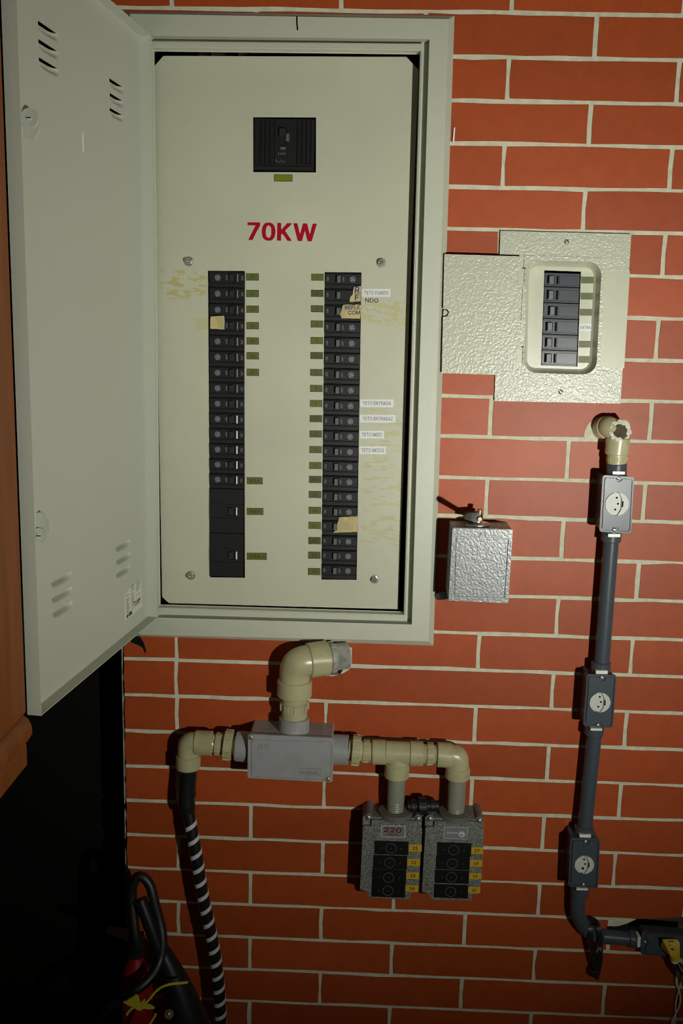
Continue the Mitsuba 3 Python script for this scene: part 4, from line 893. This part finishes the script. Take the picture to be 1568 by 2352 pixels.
fe = thing('fire_extinguisher', 'red fire extinguisher with black hoses in the dark lower left corner', 'fire extinguisher')
ex = at3(316, 2300, .10)
bxc = np.array([ex[0] - .002, -.10, 0.0])
add(fe + '__cylinder', lathe(bxc, bxc + [0, 0, 1], [(0, .020), (.004, .026), (.012, .028), (.375, .028), (.400, .026), (.425, .019), (.435, .013), (.445, .012)], 44), 'red_enamel', 'red cylinder')
add(fe + '__valve', cat(cyl(bxc + [0, 0, .443], bxc + [0, 0, .475], .015), trimesh.convex.convex_hull(np.array([bxc + [x, y, z] for x, y, z in ((-.05, -.006, .485), (-.05, .006, .485), (.014, -.008, .465), (.014, .008, .465), (-.05, -.006, .493), (.014, .008, .483), (-.05, .006, .493), (.014, -.008, .483))]))), 'rubber', 'black valve and lever')
h1_ = spline([bxc + [.006, -.01, .46], at3(305, 2095, .105), at3(303, 2055, .10), at3(308, 2025, .10), at3(320, 2012, .10), at3(335, 2020, .10), at3(352, 2062, .105), at3(366, 2115, .11), at3(373, 2165, .12), at3(367, 2205, .13), at3(345, 2245, .15), at3(310, 2275, .165), at3(275, 2296, .165), at3(235, 2330, .16), at3(215, 2400, .15)], 80)
add(fe + '__hose', tube(h1_, .0085, 16), 'rubber', 'looping black hose')
h2_ = spline([at3(322, 2066, .11), at3(337, 2105, .115), at3(355, 2155, .12), at3(372, 2200, .12)], 20)
add(fe + '__hose', tube(h2_, .0115, 18), 'rubber_soft', 'straight thick black hose'); mat('rubber_soft', [.006, .008, .009], .38, spec=.35)
hn = np.array([at3(362, 2170, .115), at3(395, 2240, .118), at3(425, 2330, .12), at3(445, 2420, .12)])
add(fe + '__horn', tube(spline(hn, 24), np.linspace(.013, .045, 24), 28), 'rubber_soft', 'black discharge horn')
add(fe + '__gauge', cat(cyl(at3(388, 2330, .175), at3(388, 2330, .185), .008)), 'brass_dark', 'small pressure gauge')
add(fe + '__gauge_glass', cyl(at3(388, 2329, .185), at3(388, 2329, .188), .0028), 'steel', 'bright spot of the gauge')
yc = thing('yellow_twine', 'twisted yellow twine tied in a bow on the fire extinguisher hose', 'twine')
def twist(path, r, name):
    p = np.asarray(path); t = np.gradient(p, axis=0); t /= np.linalg.norm(t, axis=1, keepdims=True); a = np.cross(t, [0, 1.0, 0]); a /= np.linalg.norm(a, axis=1, keepdims=True); b = np.cross(t, a); L = np.r_[0, np.cumsum(np.linalg.norm(np.diff(p, axis=0), axis=1))]
    for k in range(2):
        ph = 2 * np.pi * L / .007 + k * np.pi; add(yc + '__strand', tube(p + r * .7 * (np.cos(ph)[:, None] * a + np.sin(ph)[:, None] * b), r, 7), 'yellow_cord')
EY = .192
twist(spline([at3(330, 2306, EY), at3(348, 2288, EY), at3(366, 2270, EY), at3(385, 2262, EY), at3(405, 2259, EY - .01), at3(431, 2256, EY - .02)], 90), .0014, 'a')
twist(spline([at3(310, 2312, EY), at3(298, 2320, EY), at3(290, 2331, EY)], 40), .0014, 'b')
twist(spline([at3(358, 2329, EY), at3(350, 2342, EY), at3(343, 2353, EY), at3(335, 2375, EY)], 40), .0014, 'c')
bow = [prism(jag(quad(q, EY), .0006, 31 + i), EY - .004, EY + .001) for i, q in enumerate(([(283, 2302), (310, 2286), (318, 2293), (320, 2308), (306, 2313)], [(316, 2308), (330, 2295), (336, 2304), (334, 2314), (322, 2321), (310, 2317)], [(330, 2306), (345, 2311), (353, 2317), (338, 2317), (328, 2316)]))]
add(yc + '__bow', cat(bow), 'yellow_cord', 'flat yellow bow', 20)
